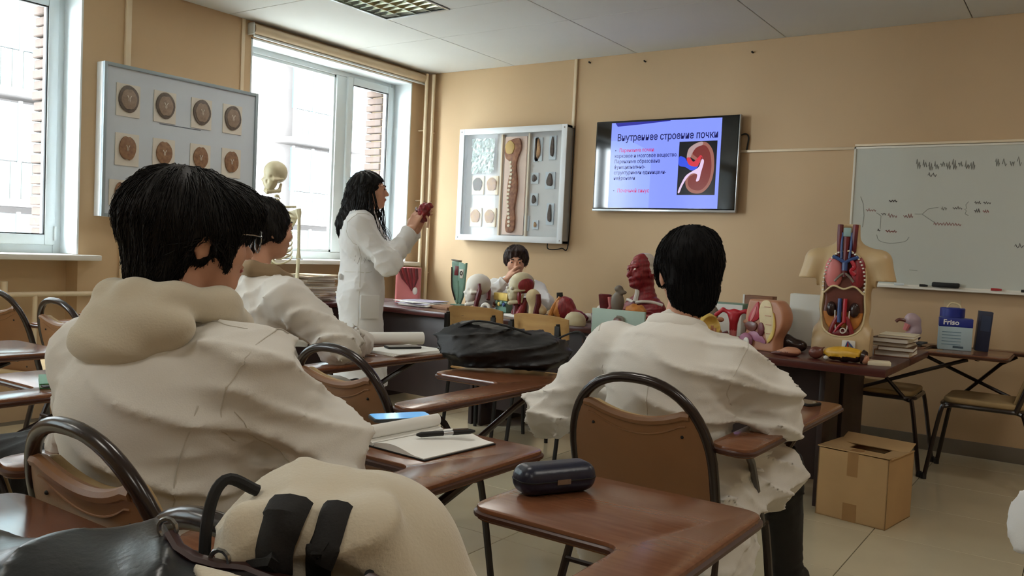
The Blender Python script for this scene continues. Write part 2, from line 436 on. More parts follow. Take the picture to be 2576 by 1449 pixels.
# windows
def window(n, y0, y1, parts):
    fx = -.235; o0 = struct(MB().bb((fx-.035, y0, WZ0-.005), (fx+.035, y0+.06, WZ1)).bb((fx-.035, y1-.06, WZ0-.005), (fx+.035, y1, WZ1))
        .bb((fx-.035, y0+.06, WZ0-.005), (fx+.035, y1-.06, WZ0+.06)).bb((fx-.035, y0+.06, WZ1-.055), (fx+.035, y1-.06, WZ1)).build('window_%d' % n, M_PVC, bevel=.006))
    for p in parts:
        if p[0] == 'mullion': MB().bb((fx-.035, p[1], WZ0+.06), (fx+.035, p[2], WZ1-.055)).build('mullion', M_PVC, o0, bevel=.006)
        if p[0] == 'sash':
            a, c = p[1], p[2]; z0, z1 = WZ0+.05, WZ1-.045; s = MB()
            s.bb((fx-.02, a, z0), (fx+.055, a+.065, z1)).bb((fx-.02, c-.065, z0), (fx+.055, c, z1)).bb((fx-.02, a+.065, z0), (fx+.055, c-.065, z0+.065)).bb((fx-.02, a+.065, z1-.065), (fx+.055, c-.065, z1))
            so = s.build('sash', M_PVC, o0, bevel=.008)
            g = MB()
            for q in ((a+.065, a+.072), (c-.072, c-.065)): g.bb((fx+.03, q[0], z0+.065), (fx+.048, q[1], z1-.065))
            g.bb((fx+.03, a+.065, z0+.065), (fx+.048, c-.065, z0+.072)).bb((fx+.03, a+.065, z1-.072), (fx+.048, c-.065, z1-.065))
            g.build('gasket', M_RUBBER, so, smooth=False)
            MB().bb((fx, a+.06, z0+.06), (fx+.012, c-.06, z1-.06)).build('pane', MATS['glass'], o0, smooth=False)
            if len(p) > 3:
                h = MB().box((fx+.062, p[3], 1.75), (.012, .022, .07)).box((fx+.085, p[3], 1.72), (.014, .018, .11)).build('handle', M_PVC, so, bevel=.004)
            MB().tube([(fx+.062, c-.004, z0+.03), (fx+.062, c-.004, z0+.12)], .008, 8).build('hinge', M_PVC, so)
        if p[0] == 'pane':
            a, c = p[1], p[2]; z0, z1 = WZ0+.055, WZ1-.05; s = MB()
            s.bb((fx-.01, a, z0), (fx+.02, a+.03, z1)).bb((fx-.01, c-.03, z0), (fx+.02, c, z1)).bb((fx-.01, a, z0), (fx+.02, c, z0+.03)).bb((fx-.01, a, z1-.03), (fx+.02, c, z1))
            s.build('glazing_bead', M_PVC, o0, bevel=.004)
            MB().bb((fx, a+.02, z0+.02), (fx+.012, c-.02, z1-.02)).build('pane', MATS['glass'], o0, smooth=False)
    # white reveals inside the opening, sill
    MB().bb((-.2, y1-.012, WZ0), (.004, y1, WZ1)).bb((-.2, y0, WZ0), (.004, y0+.012, WZ1)).bb((-.2, y0, WZ1-.012), (.004, y1, WZ1)).build('reveal', M_REVEAL, o0, smooth=False)
    MB().bb((-.235, y0, WZ0-.038), (0, y1, WZ0-.003)).bb((-.0, y0-.1, WZ0-.038), (.11, y1+.1, WZ0-.003)).build('window_sill', M_SILL, o0, bevel=.006)
    # radiator niche panel
    return o0
w2 = window(1, *WINS[0], [('pane', -2.0, -.975), ('mullion', -.985, -.86), ('sash', -.87, -.285, -.84)])
w1 = window(2, *WINS[1], [('pane', -5.16, -4.1), ('mullion', -4.11, -4.03), ('sash', -4.04, -3.40, -3.99)])
window(3, *WINS[2], [('pane', -8.24, -7.3), ('mullion', -7.31, -7.23), ('sash', -7.24, -6.55, -7.2)])
# roller-blind cassette above the far window
bl = thing('roller_blind', 'rolled-up cream blind cassette above the window by the corner', 'blind', (.045, -1.09, 2.775))
m_bl = mat('blind_cream', (206, 186, 156), .6, var=.04)
MB().tube([(0, -.99, .0), (0, .99, .0)], .038, 14).build('blind_roll', m_bl, bl)
MB().bb((-.045, -1.0, -.035), (-.02, 1.0, .05)).build('back_rail', m_bl, bl, bevel=.004)
MB().tube([(.0, -.985, -.048), (0, .985, -.048)], .010, 8).build('bottom_bar', M_PVC, bl)
for s in (-1, 1): MB().box((-.01, s*1.0, .0), (.075, .014, .09)).build('end_cap', M_PVC, bl, bevel=.006)
# cable trunking strips
def trunk(n, a, c): struct(MB().bb(a, c).build('trim_%d' % n, M_PIPE, bevel=.004))
trunk(1, (.0, -2.155, 2.2), (.014, -2.125, CH)); trunk(2, (0, -3.07, .88), (.022, -3.03, 1.35)); trunk(3, (0, -3.07, 2.25), (.022, -3.03, CH))
trunk(4, (1.628, -.022, 2.26), (1.656, 0, CH)); trunk(5, (3.1, -.016, 2.012), (3.93, 0, 2.032)); trunk(6, (3.93, -.02, 2.032), (6.3, 0, 2.05))
# heating pipes in the corner
pp = thing('heating_pipes', 'pair of cream painted heating pipes running down the room corner', 'pipe', (0, 0, 0))
MB().tube([(.075, -.115, CH-.02), (.075, -.115, 1.5), (.075, -.115, .72), (.075, -.145, .66), (.075, -.25, .64), (.06, -.9, .64)], .0165, 10).build('supply_pipe', M_PIPE, pp)
MB().tube([(.115, -.06, CH-.02), (.115, -.06, .12)], .0165, 10).build('return_pipe', M_PIPE, pp)
for z in (.95, 1.62, 2.28):
    MB().box((.09, -.025, z), (.02, .05, .014)).build('pipe_clip', M_PIPE, pp, bevel=.002); MB().box((.03, -.115, z+.01), (.06, .02, .014)).build('pipe_clip', M_PIPE, pp, bevel=.002)
pr = thing('radiator_pipe', 'cream horizontal heating pipe under the near window, with a riser', 'pipe', (0, 0, 0))
MB().tube(spline([(.03, -3.03, 1.3), (.03, -3.03, .95), (.03, -3.035, .84), (.03, -3.1, .80), (.03, -3.6, .80), (.03, -4.6, .80)], 6), .016, 10).build('pipe_run', M_PIPE, pr)
MB().tube([(.03, -3.62, .80), (.03, -3.62, .25)], .014, 10).build('pipe_branch', M_PIPE, pr)
MB().tube([(.03, -3.8, .88), (.03, -3.8, .80)], .02, 10).build('pipe_valve', M_PIPE, pr)
# nails / hooks high on the front wall
for x, z, wh in ((1.77, 2.80, 'leftmost, beside the cable strip'), (2.28, 2.765, 'middle one of three'), (3.16, 2.755, 'rightmost, above the television corner')):
    o = MB().tube([(x, .0, z), (x, -.02, z), (x, -.024, z+.006)], .007, 8).build('wall_hook', M_RUBBER)
    tag(o, 'small black hook just under the ceiling, '+wh, 'hook', 'hooks under the ceiling')
# socket box by the television
# ------------------------------------------------------------------ building across the yard
bld = thing('apartment_building', 'pale apartment block with balconies across the yard, washed out by daylight', 'building', (-20, 20, -8))
m_bw = mat('pale_facade', (112, 106, 104), .9, var=.04, scale=.4); m_bwin = mat('facade_glass', (64, 88, 94), .2, var=.15, scale=.5)
m_balc = mat('balcony_sheet', (88, 96, 92), .8, var=.05); m_bfr = mat('facade_window_frame', (120, 122, 120), .6)
MB().bb((-8, -46, 0), (0, 40, 30)).build('facade', m_bw, bld, smooth=False)
cw = cb = None
for fl_ in range(8):
    for k in range(14):
        y = -40+5.2*k; z = 2.2+3.0*fl_
        if k % 2 == 0:
            if cw is None:
                wo = MB().bb((-.05, -.95, -.8), (.06, .95, .8)).build('window', m_bfr, bld, smooth=False)
                pa = MB().bb((.05, -.85, -.7), (.075, -.05, .7)).bb((.05, .05, -.7), (.075, .85, .7)).build('pane', m_bwin, wo, smooth=False); cw = wo
            else: wo = copy_tree(cw, bld)
            wo.location = (0, y, z)
        else:
            if cb is None:
                bo = MB().bb((0, -1.9, -1.45), (1.1, 1.9, -1.25)).build('balcony', m_bw, bld, smooth=False)
                s = MB()
                for q in range(26): s.bb((1.02, -1.88+.145*q, -1.25), (1.08+.03*(q % 2), -1.88+.145*q+.13, -.25))
                s.build('balcony_sheet', m_balc, bo, smooth=False)
                MB().bb((.98, -1.9, -.22), (1.06, 1.9, 1.35)).build('balcony_glazing', m_bwin, bo, smooth=False)
                for q in range(5): MB().bb((1.05, -1.9+.93*q, -.25), (1.12, -1.82+.93*q, 1.4)).build('balcony_post', m_bfr, bo, smooth=False)
                cb = bo
            else: bo = copy_tree(cb, bld)
            bo.location = (0, y, z)
yard = struct(MB().bb((-60, -60, -8.3), (-.7, 80, -8.2)).build('ground', mat('yard_ground', (150, 150, 145), .9)))

# ================================================================== FURNITURE
# ------------------------------------------------------------------ tablet-arm chair (faces +y, origin on the floor under the seat)
def back_pt(u, v, w=0.):
    # v along the reclined back from the seat up, w outwards to the rear
    a = .30; s, c = math.sin(a), math.cos(a)
    return (u, -.125-v*s-w*c, .455+v*c-w*s)
CHAIR = {}
def arch(n=26, hw=.205, v0=-.02, vs=.20, vt=.455):
    pts = [(-hw, v0), (-hw, v0+.11)]
    for i in range(n+1):
        a = PI-PI*i/n; e = .86
        cu = math.copysign(abs(math.cos(a))**e, math.cos(a)); pts.append((hw*cu, vs+(vt-vs)*abs(math.sin(a))**e))
    pts += [(hw, v0+.11), (hw, v0)]
    return pts
def build_chair():
    t = thing('tablet_chair', 'x', 'chair')
    path = [back_pt(u, v) for u, v in arch()]
    MB().tube(path, .014, 10).build('back_frame', M_FRAME, t)
    # padded back: outline inside the frame, its top edge scooped to leave a hand hole
    def top(u): return .342+.05*(abs(u)/.17)**2
    out = []
    for u, v in arch(26, .196, .0, .20, .447):
        out.append((u, v))
    left = [(u, v) for u, v in out if u <= 0 and v <= top(u)]; right = [(u, v) for u, v in out if u > 0 and v <= top(u)]
    uL, uR = left[-1][0], right[0][0]
    mid = [(uL+(uR-uL)*i/16, top(uL+(uR-uL)*i/16)) for i in range(1, 16)]
    poly = list(reversed(left+mid+right))
    pd = MB().prism(poly, -.012, .010, lambda u, v, w: back_pt(u, v, w)).build('back_pad', M_PAD, t, bevel=.004, seg=2)
    MB().tube([back_pt(u, v-.006, .004) for u, v in [left[-1]]+mid+[right[0]]], .0125, 8).build('rolled_edge', M_PAD, pd)
    MB().tube([back_pt(u*.93, v-.03-.012*(1-(u/.17)**2), .0105) for u, v in [left[-1]]+mid+[right[0]]], .0022, 6).build('stitched_seam', M_PAD, pd)
    for u, v in ((-.13, .31), (.13, .31), (-.135, .06), (.135, .06)):
        MB().ball(back_pt(u, v, .0105), .0045, 8, 5).build('screw', M_RUBBER, pd)
    MB().prism(poly, -.03, -.012, lambda u, v, w: back_pt(u*.95, v*.97+.004, w)).build('front_cushion', M_SEAT, t, bevel=.006)
    sp = rrect(-.205, -.165, .205, .245, .07, 6)
    MB().prism(sp, .448, .482).build('seat', M_SEAT, t, bevel=.012, seg=3)
    MB().tube([(x*1.02, y*1.02, .44) for x, y in sp], .0125, 8, closed=True).build('seat_frame', M_FRAME, t)
    for s in (-1, 1):
        for path in ([(s*.185, .16, .44), (s*.205, .225, .43), (s*.215, .25, .39), (s*.24, .31, .0)], [(s*.19, -.10, .44), (s*.205, -.15, .43), (s*.212, -.17, .39), (s*.24, -.30, .0)]):
            lg = MB().tube(spline(path, 5), .0125, 8).build('leg', M_FRAME, t)
            p = path[-1]; MB().tube([(p[0], p[1], 0), (p[0]-s*.004, p[1], .035)], .0155, 8).build('rubber_foot', M_RUBBER, lg)
    MB().tube([(-.21, -.2, .34), (.21, -.2, .34)], .008, 6).build('rear_stretcher', M_FRAME, t)
    # writing tablet: wide board in front, arm along the right side
    tp = rpoly([(-.13, .375), (.185, .375), (.19, -.20), (.305, -.22), (.31, .72), (-.13, .72)], [.05, .035, .05, .05, .05, .05], 5)
    tb = MB().prism(tp, .716, .74).build('writing_tablet', M_TAB, t, bevel=.003, seg=2)
    MB().tube([(x, y, .726) for x, y in tp], .0065, 6, closed=True).build('edge_band', M_TABE, tb)
    MB().tube([(.25, .52, .708), (.235, .40, .66), (.215, -.12, .445)], .011, 8).build('tablet_brace', M_FRAME, t)
    MB().tube([(.25, -.08, .71), (.24, .0, .66), (.215, .2, .445)], .011, 8).build('tablet_brace', M_FRAME, t)
    MB().tube(spline([(.23, .56, .712), (.12, .56, .70), (.02, .54, .70), (-.04, .5, .712)], 5), .009, 8).build('tablet_rail', M_FRAME, t)
    return t
chair0 = build_chair(); chair0_used = [False]
def chair(x, y, rz, label):
    if chair0_used[0]: o = copy_tree(chair0)
    else: o = chair0; chair0_used[0] = True
    o.location = (x, y, 0); o.rotation_euler.z = math.radians(rz); tag(o, label, 'chair', 'tablet-arm chairs'); return o
chA = chair(4.01, -5.23, 0, 'tablet-arm chair under the student in the cream hood')
chB = chair(3.485, -4.17, 0, 'empty tablet-arm chair with the black duffel bag on its tablet')
chC = chair(4.385, -3.95, 0, 'tablet-arm chair under the student sitting nearest the floor box')
chD = chair(4.575, -5.36, 0, 'tablet-arm chair with a glasses case on its tablet')
chG = chair(2.74, -4.0, 0, 'tablet-arm chair under the second student, rolled paper on its tablet')
chH = chair(2.65, -5.34, 0, 'tablet-arm chair with a green notebook on its tablet')
chI = chair(3.36, -5.20, 0, 'tablet-arm chair holding a dark bag, left of the student with the cream hood')
chK = chair(1.83, -5.22, 0, 'tablet-arm chair with bare tablet at the left edge, in front of the near window')
chE = chair(1.58, -4.53+.5, 0, 'empty tablet-arm chair just left of the cream-hood student, oval back shining')
chF = chair(.82, -4.0, 14, 'empty tablet-arm chair closest to the radiator pipe')
chJ = chair(3.93, -6.19, 0, 'tablet-arm chair at the lower left corner, under the black leather bag')
chL = chair(4.70, -6.42, 0, 'tablet-arm chair at the bottom edge, supporting the black leather bag')
chR0 = chair(4.28, -.60, -90, 'tablet-arm chair by the front wall with blue cartons on its tablet')
chR1 = chair(4.93, -.63, 90, 'tablet-arm chair by the front wall facing the window, embryo model on its tablet')
chM = chair(5.66, -4.40, 0, 'tablet-arm chair at the right edge, under a partly hidden student')

# ------------------------------------------------------------------ plywood chairs in front of the desks
def ply_chair(x, y, rz, label, src=None):
    if src is not None: t = copy_tree(src)
    else:
        t = thing('plywood_chair', 'x', 'chair')
        n = 14; V = []; F = []
        for i in range(n+1):                      # curved back rest, bent plywood
            u = -1+2*i/n; x_ = .195*u; yb = -.20+.045*u*u
            top = .845-.012*u*u-.03*max(0, abs(u)-.75)*4*.25; bot = .69+.02*u*u
            for d in (0, .011):
                for zz in (bot, (top+bot)/2, top): V.append((x_, yb+d-(zz-.69)*.12, zz))
        for i in range(n):
            a = i*6; c = a+6
            for k in range(2): F += [(a+k, c+k, c+k+1, a+k+1), (a+3+k, a+4+k, c+4+k, c+3+k)]
            F += [(a, a+3, c+3, c), (a+2, c+2, c+5, a+5)]
        F += [(0, 1, 2, 5, 4, 3), (n*6, n*6+3, n*6+4, n*6+5, n*6+2, n*6+1)]
        m = MB(); m.add(V, F); m.build('backrest', M_PLY, t)
        MB().prism(rrect(-.19, -.18, .19, .20, .06), .44, .452).build('seat', M_PLY, t, bevel=.004)
        for s in (-1, 1):
            MB().tube(spline([(s*.165, -.275+.05, .80), (s*.175, -.19, .6), (s*.175, -.16, .46), (s*.18, -.22, 0)], 5), .012, 8).build('leg', M_RUBBER, t)
            MB().tube([(s*.175, -.16, .43), (s*.175, .17, .43), (s*.185, .2, 0)], .012, 8).build('leg', M_RUBBER, t)
            MB().box((s*.168, -.232, .745), (.034, .012, .09)).build('back_bracket', M_RUBBER, t, bevel=.003)
    t.location = (x, y, 0); t.rotation_euler.z = math.radians(rz); tag(t, label, 'chair', 'plywood chairs'); return t
pc = ply_chair(2.17, -1.83, 6, 'plywood chair with curved back at the desk, left one of two')
ply_chair(2.75, -1.93, -4, 'plywood chair with curved back at the desk, right one of two', pc)

# ------------------------------------------------------------------ desks
def desk(x0, x1, y0, y1, label, h=.75, over=0., front=.05):
    t = thing('office_desk', label, 'desk', ((x0+x1)/2, (y0+y1)/2, 0), 0, 'mahogany desks'); w, d = (x1-x0)/2, (y1-y0)/2
    MB().bb((-w, -d, h-.038), (w, d, h)).build('desk_top', M_DESK, t, bevel=.006)
    for s in (-1, 1): MB().bb((s*(w-.05)-max(0, s)*over, -d+front, 0), (s*(w-.022)-max(0, s)*over, d-.03, h-.038)).build('side_panel', M_DESKD, t, bevel=.002)
    MB().bb((-w+.05, -d+front+.05, .12), (w-.05-over, -d+front+.068, h-.038)).build('modesty_panel', M_DESKD, t, bevel=.002)
    MB().bb((-w+.05, d-.1, h-.10), (w-.05-over, d-.085, h-.038)).build('rail', M_DESKD, t, bevel=.002)
    return t
desk(.74, 1.93, -1.67, -1.0, 'mahogany desk with the pink neck model, behind the standing teacher')
desk(1.94, 3.02, -1.67, -1.0, 'mahogany desk crowded with skull models in front of the seated teacher')
desk(3.06, 4.62, -2.17, -1.57, 'mahogany desk carrying the torso model, long front edge bare', over=.30, front=.27)
desk(3.06, 4.62, -1.56, -1.0, 'mahogany desk with white boxes, pushed against the one with the torso', over=.30)
desk(.11, .71, -2.35, -.95, 'dark desk against the window wall, piled with papers')

# ================================================================== WALL ITEMS
# television
tv = thing('television', 'wall-mounted flat television showing a kidney slide', 'television', (2.51, -.07, 1.93))
MB().bb((-.61, .0, -.355), (.61, .035, .36)).build('housing', M_TVB, tv, bevel=.006)
MB().bb((-.25, .03, -.2), (.25, .068, .2)).build('wall_mount', M_RUBBER, tv, bevel=.004)
MB().bb((-.61, -.006, -.372), (.61, .03, -.353)).build('bottom_trim', M_SILVER, tv, bevel=.003)
MB().bb((.605, -.004, -.36), (.612, .03, .36)).build('side_trim', M_SILVER, tv, bevel=.001)
scr = MB().bb((-.598, -.003, -.345), (.598, .002, .347)).build('screen', mat('screen_glass', (12, 12, 14), .06, var=.02, spec=.6), tv, smooth=False)
def flat(name, pts, m, z, par):   # (u right, v up) on the screen plane
    return MB().prism(pts, 0, .0004, lambda u, v, w: (u, -.003-z-w, v)).build(name, m, par, smooth=False)
E_BLUE = emis('slide_blue', (122, 138, 236), .47)
sl = flat('slide', [(-.465, -.343), (.47, -.343), (.47, .343), (-.465, .343)], E_BLUE, .0004, tv)
flat('slide_glow', [(-.465, -.343), (-.1, -.343), (-.1, .1), (-.3, .2), (-.465, .2)], emis('slide_light', (132, 152, 240), .48), .0009, sl)
flat('slide_banner', [(-.43, .338), (-.41, .312), (-.2, .322), (.05, .338), (.05, .343), (-.43, .343)], emis('slide_banner', (38, 40, 160), .35), .0012, sl)
E_DK = emis('slide_navy_text', (34, 34, 104), .25); E_RD = emis('slide_red_text', (196, 52, 110), .38)
def slide_text(body, u, v, size, m, sx=1., bold=.0):
    mw = Matrix.Translation((u, -.0046, v)) @ Matrix.Rotation(PI/2, 4, 'X'); return text_mesh('slide_text', body, size, m, sl, mw, ext=.0003, sx=sx, bold=bold)
slide_text('Внутреннее строение почки', -.41, .195, .078, E_DK, .80, .0012)
for i, (tx, m) in enumerate((('    Паренхима почки:', E_RD), ('корковое и мозговое вещество.', E_DK), ('Паренхима образована', E_DK), ('функционально-', E_DK), ('структурными единицами-', E_DK), ('нефронами', E_DK), ('', E_DK), ('    Почечный синус', E_RD))):
    if m is E_RD: slide_text('•', -.425, .105-.0445*i-(.012 if i == 7 else 0), .041, E_DK)
    if tx: slide_text(tx, -.425, .105-.0445*i-(.012 if i == 7 else 0), .041, m, .86, .0006)
im = flat('slide_picture', [(.135, -.24), (.443, -.24), (.443, .172), (.135, .172)], emis('picture_black', (14, 14, 22), .3), .0012, sl)
def org(pts, m, z, n=6): return flat('kidney_shape', [(u*.308+.135, v*.412-.24) for u, v in [(p[0], p[1]) for p in spline([(a, c, 0) for a, c in pts], n, True)]], m, z, im)
org([(.30, .88), (.48, .97), (.72, .97), (.9, .8), (.95, .5), (.88, .22), (.68, .05), (.42, .04), (.25, .14), (.22, .3), (.32, .42), (.52, .44), (.58, .58), (.42, .66), (.28, .74)], emis('kidney_rim', (150, 96, 84), .38), .0018)
org([(.38, .84), (.52, .91), (.7, .91), (.83, .76), (.88, .5), (.82, .25), (.65, .1), (.44, .1), (.3, .18), (.3, .32), (.42, .38), (.6, .42), (.64, .6), (.48, .7), (.38, .76)], emis('kidney_flesh', (118, 44, 40), .38), .0022)
org([(.26, .86), (.42, .95), (.6, .99), (.62, .93), (.46, .88), (.36, .78), (.3, .68), (.22, .7)], emis('adrenal', (176, 150, 150), .38), .0026)
org([(.02, .72), (.02, .56), (.2, .52), (.36, .46), (.5, .5), (.56, .62), (.5, .62), (.4, .56), (.25, .62), (.16, .7)], emis('vein_blue', (50, 80, 226), .38), .0026)
org([(.22, .68), (.3, .56), (.5, .53), (.56, .6), (.62, .72), (.66, .6), (.6, .74), (.5, .68), (.4, .62), (.3, .7)], emis('artery_red', (206, 50, 66), .38), .003)
org([(.03, .06), (.1, .2), (.22, .36), (.4, .45), (.55, .52), (.62, .66), (.68, .62), (.62, .42), (.58, .28), (.5, .26), (.52, .38), (.38, .4), (.25, .31), (.14, .17), (.07, .04)], emis('ureter_pale', (226, 200, 232), .38), .0034)
# cable behind the television
tag(MB().tube(spline([(3.11, -.03, 2.14), (3.15, -.02, 2.15), (3.17, -.012, 2.12), (3.16, -.012, 2.03)], 5), .006, 6).build('power_cord', M_RUBBER), 'short black cord behind the right edge of the television', 'cord')

# specimen display case
dc = thing('display_case', 'shallow glass-fronted wall case of pale anatomical slices, left of the television', 'display case', (1.07, 0, 1.778))
b = MB(); w, h, d = .57, .50, .10
b.bb((-w, -d, -h), (-w+.02, -.004, h)).bb((w-.02, -d, -h), (w, -.004, h)).bb((-w, -d, -h), (w, -.004, -h+.02)).bb((-w, -d, h-.02), (w, -.004, h))
b.build('case_body', mat('case_grey_metal', (176, 182, 188), .4, var=.03), dc, smooth=False)
b = MB(); fw = .05
b.bb((-w-.004, -d-.012, -h-.004), (-w+fw, -d, h+.004)).bb((w-fw, -d-.012, -h-.004), (w+.004, -d, h+.004)).bb((-w+fw, -d-.012, -h-.004), (w-fw, -d, -h+fw)).bb((-w+fw, -d-.012, h-fw), (w-fw, -d, h+.004))
b.build('front_frame', mat('case_white_frame', (226, 232, 238), .35, var=.01), dc, bevel=.003)
for s in (-1, 1):
    for q in (-1, 1): MB().ball((s*(w-.022), -d-.012, q*(h-.022)), .007, 8, 5).build('screw', M_STEEL, dc)
MB().bb((-w+.02, -.02, -h+.02), (w-.02, -.006, h-.02)).build('backing', mat('case_backing', (214, 212, 216), .7, var=.02), dc, smooth=False)
MB().bb((-w+fw-.01, -d-.004, -h+fw-.01), (w-fw+.01, -d+.002, h-fw+.01)).build('pane', MATS['thin_glass'], dc, smooth=False)
m_pl = mat('specimen_plate', (232, 216, 196), .6, var=.03); m_br = mat('brain_section', (196, 158, 116), .7, var=.18, scale=40, rgb2=(150, 104, 78))
m_brd = mat('dark_section', (104, 88, 84), .7, var=.2, scale=40); m_sp = mat('spine_specimen', (176, 124, 96), .7, rgb2=(120, 78, 62), scale=30)
def on(dc_, name, pts, m, y0, y1, par=None, bevel=0): return MB().prism(pts, y0, y1, lambda u, v, w_: (u, w_, v)).build(name, m, par or dc_, bevel=bevel)
def wob(cx_, cy_, rx, ry, n=22, a=.05, ph=0., k=5, notch=0.):
    out = []
    for i in range(n):
        t = 2*PI*i/n; r = 1+a*math.sin(k*t+ph)-notch*math.exp(-((t-PI/2)/.16)**2)-notch*math.exp(-((t-1.5*PI)/.16)**2); out.append((cx_+rx*r*math.cos(t), cy_+ry*r*math.sin(t)))
    return out
for u, v, mm in ((-.40, .0, m_brd), (-.24, .0, m_br), (-.41, -.29, m_br), (-.25, -.29, m_br)):
    p = on(dc, 'specimen_plate', rrect(u-.065, v-.085, u+.065, v+.085, .004), m_pl, -.035, -.021)
    on(dc, 'brain_slice', wob(u, v+.01, .052, .062, notch=.12), mm, -.046, -.034, p, .003)
on(dc, 'divider', [(-.145, -.45), (-.13, -.45), (-.13, .45), (-.145, .45)], m_pl, -.05, -.021)
on(dc, 'divider', [(.145, -.45), (.16, -.45), (.16, .45), (.145, .45)], m_pl, -.05, -.021)
p = on(dc, 'specimen_plate', rrect(-.11, -.44, .12, .43, .006), mat('pinkish_plate', (226, 200, 190), .6, var=.03), -.035, -.021)
sp_ = [(-.03, .40), (.05, .41), (.075, .33), (.05, .26), (.03, .18), (.045, .05), (.05, -.05), (.03, -.2), (.04, -.3), (.03, -.40), (-.04, -.42), (-.06, -.35), (-.04, -.22), (-.055, -.1), (-.05, .02), (-.03, .12), (-.035, .2), (-.085, .24), (-.1, .31), (-.075, .38)]
on(dc, 'sagittal_body_slice', [(a[0], a[1]) for a in spline([(u, v, 0) for u, v in sp_], 4, True)][::-1], m_sp, -.06, -.034, p, .004)
for i in range(17): on(dc, 'vertebra', wob(-.028+.012*math.sin(i*.5), .2-.035*i, .016, .013, 10), m_pl, -.066, -.058, p, .002)
on(dc, 'skull_vault', wob(-.04, .33, .05, .06, 18), mat('amber_vault', (206, 168, 98), .5, var=.08), -.066, -.058, p, .002)
for u, v, rx, ry, mm in ((.245, .31, .018, .085, m_br), (.215, .31, .008, .09, m_brd), (.385, .32, .017, .085, m_brd), (.215, .06, .022, .03, m_brd), (.375, .04, .03, .055, m_brd), (.22, -.125, .02, .035, m_brd), (.39, -.25, .018, .075, m_brd), (.245, -.345, .012, .022, m_br), (.15, -.335, .008, .05, m_brd)):
    p = on(dc, 'specimen_plate', rrect(u-rx-.018, v-ry-.018, u+rx+.018, v+ry+.018, .004), mat('bluish_plate', (206, 214, 226), .6, var=.02), -.03, -.021)
    on(dc, 'organ_slice', wob(u, v, rx, ry, 16, .14, u*9, 3), mm, -.042, -.029, p, .002)
foil = []
m_foil = mat('clear_crumpled_film', (206, 220, 220), .2, metal=.3, var=.12, scale=20)
V = []; F = []; nx, ny = 16, 18
for j in range(ny+1):
    for i in range(nx+1):
        V.append((-.47+.25*i/nx+.006*random.uniform(-1, 1), -.04-.018*random.random(), .11+.31*j/ny+.006*random.uniform(-1, 1)))
for j in range(ny):
    for i in range(nx): a = j*(nx+1)+i; F.append((a, a+1, a+nx+2, a+nx+1))
raw('crumpled_film', V, F, m_foil, dc, False)
MB().tube(spline([(.40, -.06, -.50), (.40, -.055, -.545), (.44, -.04, -.555), (.52, -.02, -.54), (.58, -.015, -.50), (.585, -.012, .1), (.585, -.012, .5)], 6), .005, 6).build('power_cord', M_RUBBER, dc)

# light-box board of brain slices on the window wall
bb_ = thing('brain_slice_board', 'pale board with rows of framed brain slices beside the window', 'board', (0, -2.65, 1.795))
w, h = .6, .495
MB().bb((0.002, -w, -h), (.075, w, h)).build('board_box', mat('board_side_white', (224, 228, 232), .5, var=.02), bb_, bevel=.003)
b = MB()
for s in (-1, 1): b.bb((.07, s*w, -h), (.095, s*(w-.022), h)); b.bb((.07, -w+.022, s*h), (.095, w-.022, s*(h-.022)))
b.build('board_frame', mat('board_grey_frame', (150, 164, 172), .4, var=.03), bb_, bevel=.002)
MB().bb((.075, -w+.02, -h+.02), (.08, w-.02, h-.02)).build('board_face', mat('board_blue_white', (196, 204, 214), .6, var=.02), bb_, smooth=False)
def onb(name, pts, m, x0, x1, par, bevel=0): return MB().prism(pts, x0, x1, lambda u, v, w_: (w_, u, v)).build(name, m, par, bevel=bevel)
m_sk = mat('skull_ring', (112, 100, 92), .6, var=.2, scale=40); m_gm = mat('grey_brain', (152, 132, 116), .6, var=.15, scale=45); m_pb = mat('brown_brain', (150, 114, 84), .6, rgb2=(118, 84, 62), scale=40)
m_pla = mat('board_plate', (212, 206, 196), .6, var=.02); m_vent = mat('pale_ventricle', (212, 202, 190), .6)
for r, (v, ys_) in enumerate(((.27, (-.43, -.165, .12, .38)), (-.05, (-.43, -.165, .12, .38)), (-.335, (-.465, -.2, .09, .36)))):
    for k, u in enumerate(ys_):
        s = 1. if r == 0 else (.9 if r == 1 else .7)
        p = onb('slice_plate', rrect(u-.082, v-.105*min(1, s+.1), u+.082, v+.105*min(1, s+.1), .003), m_pla, .08, .086, bb_)
        sl_ = onb('brain_slice', wob(u, v+.01, .07*s*(.93 if r else 1), .088*s, 24, .02, k, 4, .0 if r == 0 else .1), m_sk if r == 0 else m_pb, .086, .096, p, .002)
        if r == 0: onb('brain_core', wob(u, v+.008, .054, .068, 20, .03, k, 6, .08), m_gm, .096, .099, sl_, .001)
        for q in (-1, 1): onb('ventricle', [(u+q*a_*s, v+.008+b_*s) for a_, b_ in ((.003, -.02), (.007, -.008), (.005, .004), (.016, .022), (.010, .024), (.002, .006))][::q], m_vent, .0955 if r else .0988, .0985 if r else .1005, sl_)
for v in (.155, -.165):
    MB().bb((.08, -.2, v-.003), (.0815, .12, v+.003)).build('caption_line', mat('caption_grey', (110, 118, 130), .7), bb_, smooth=False)
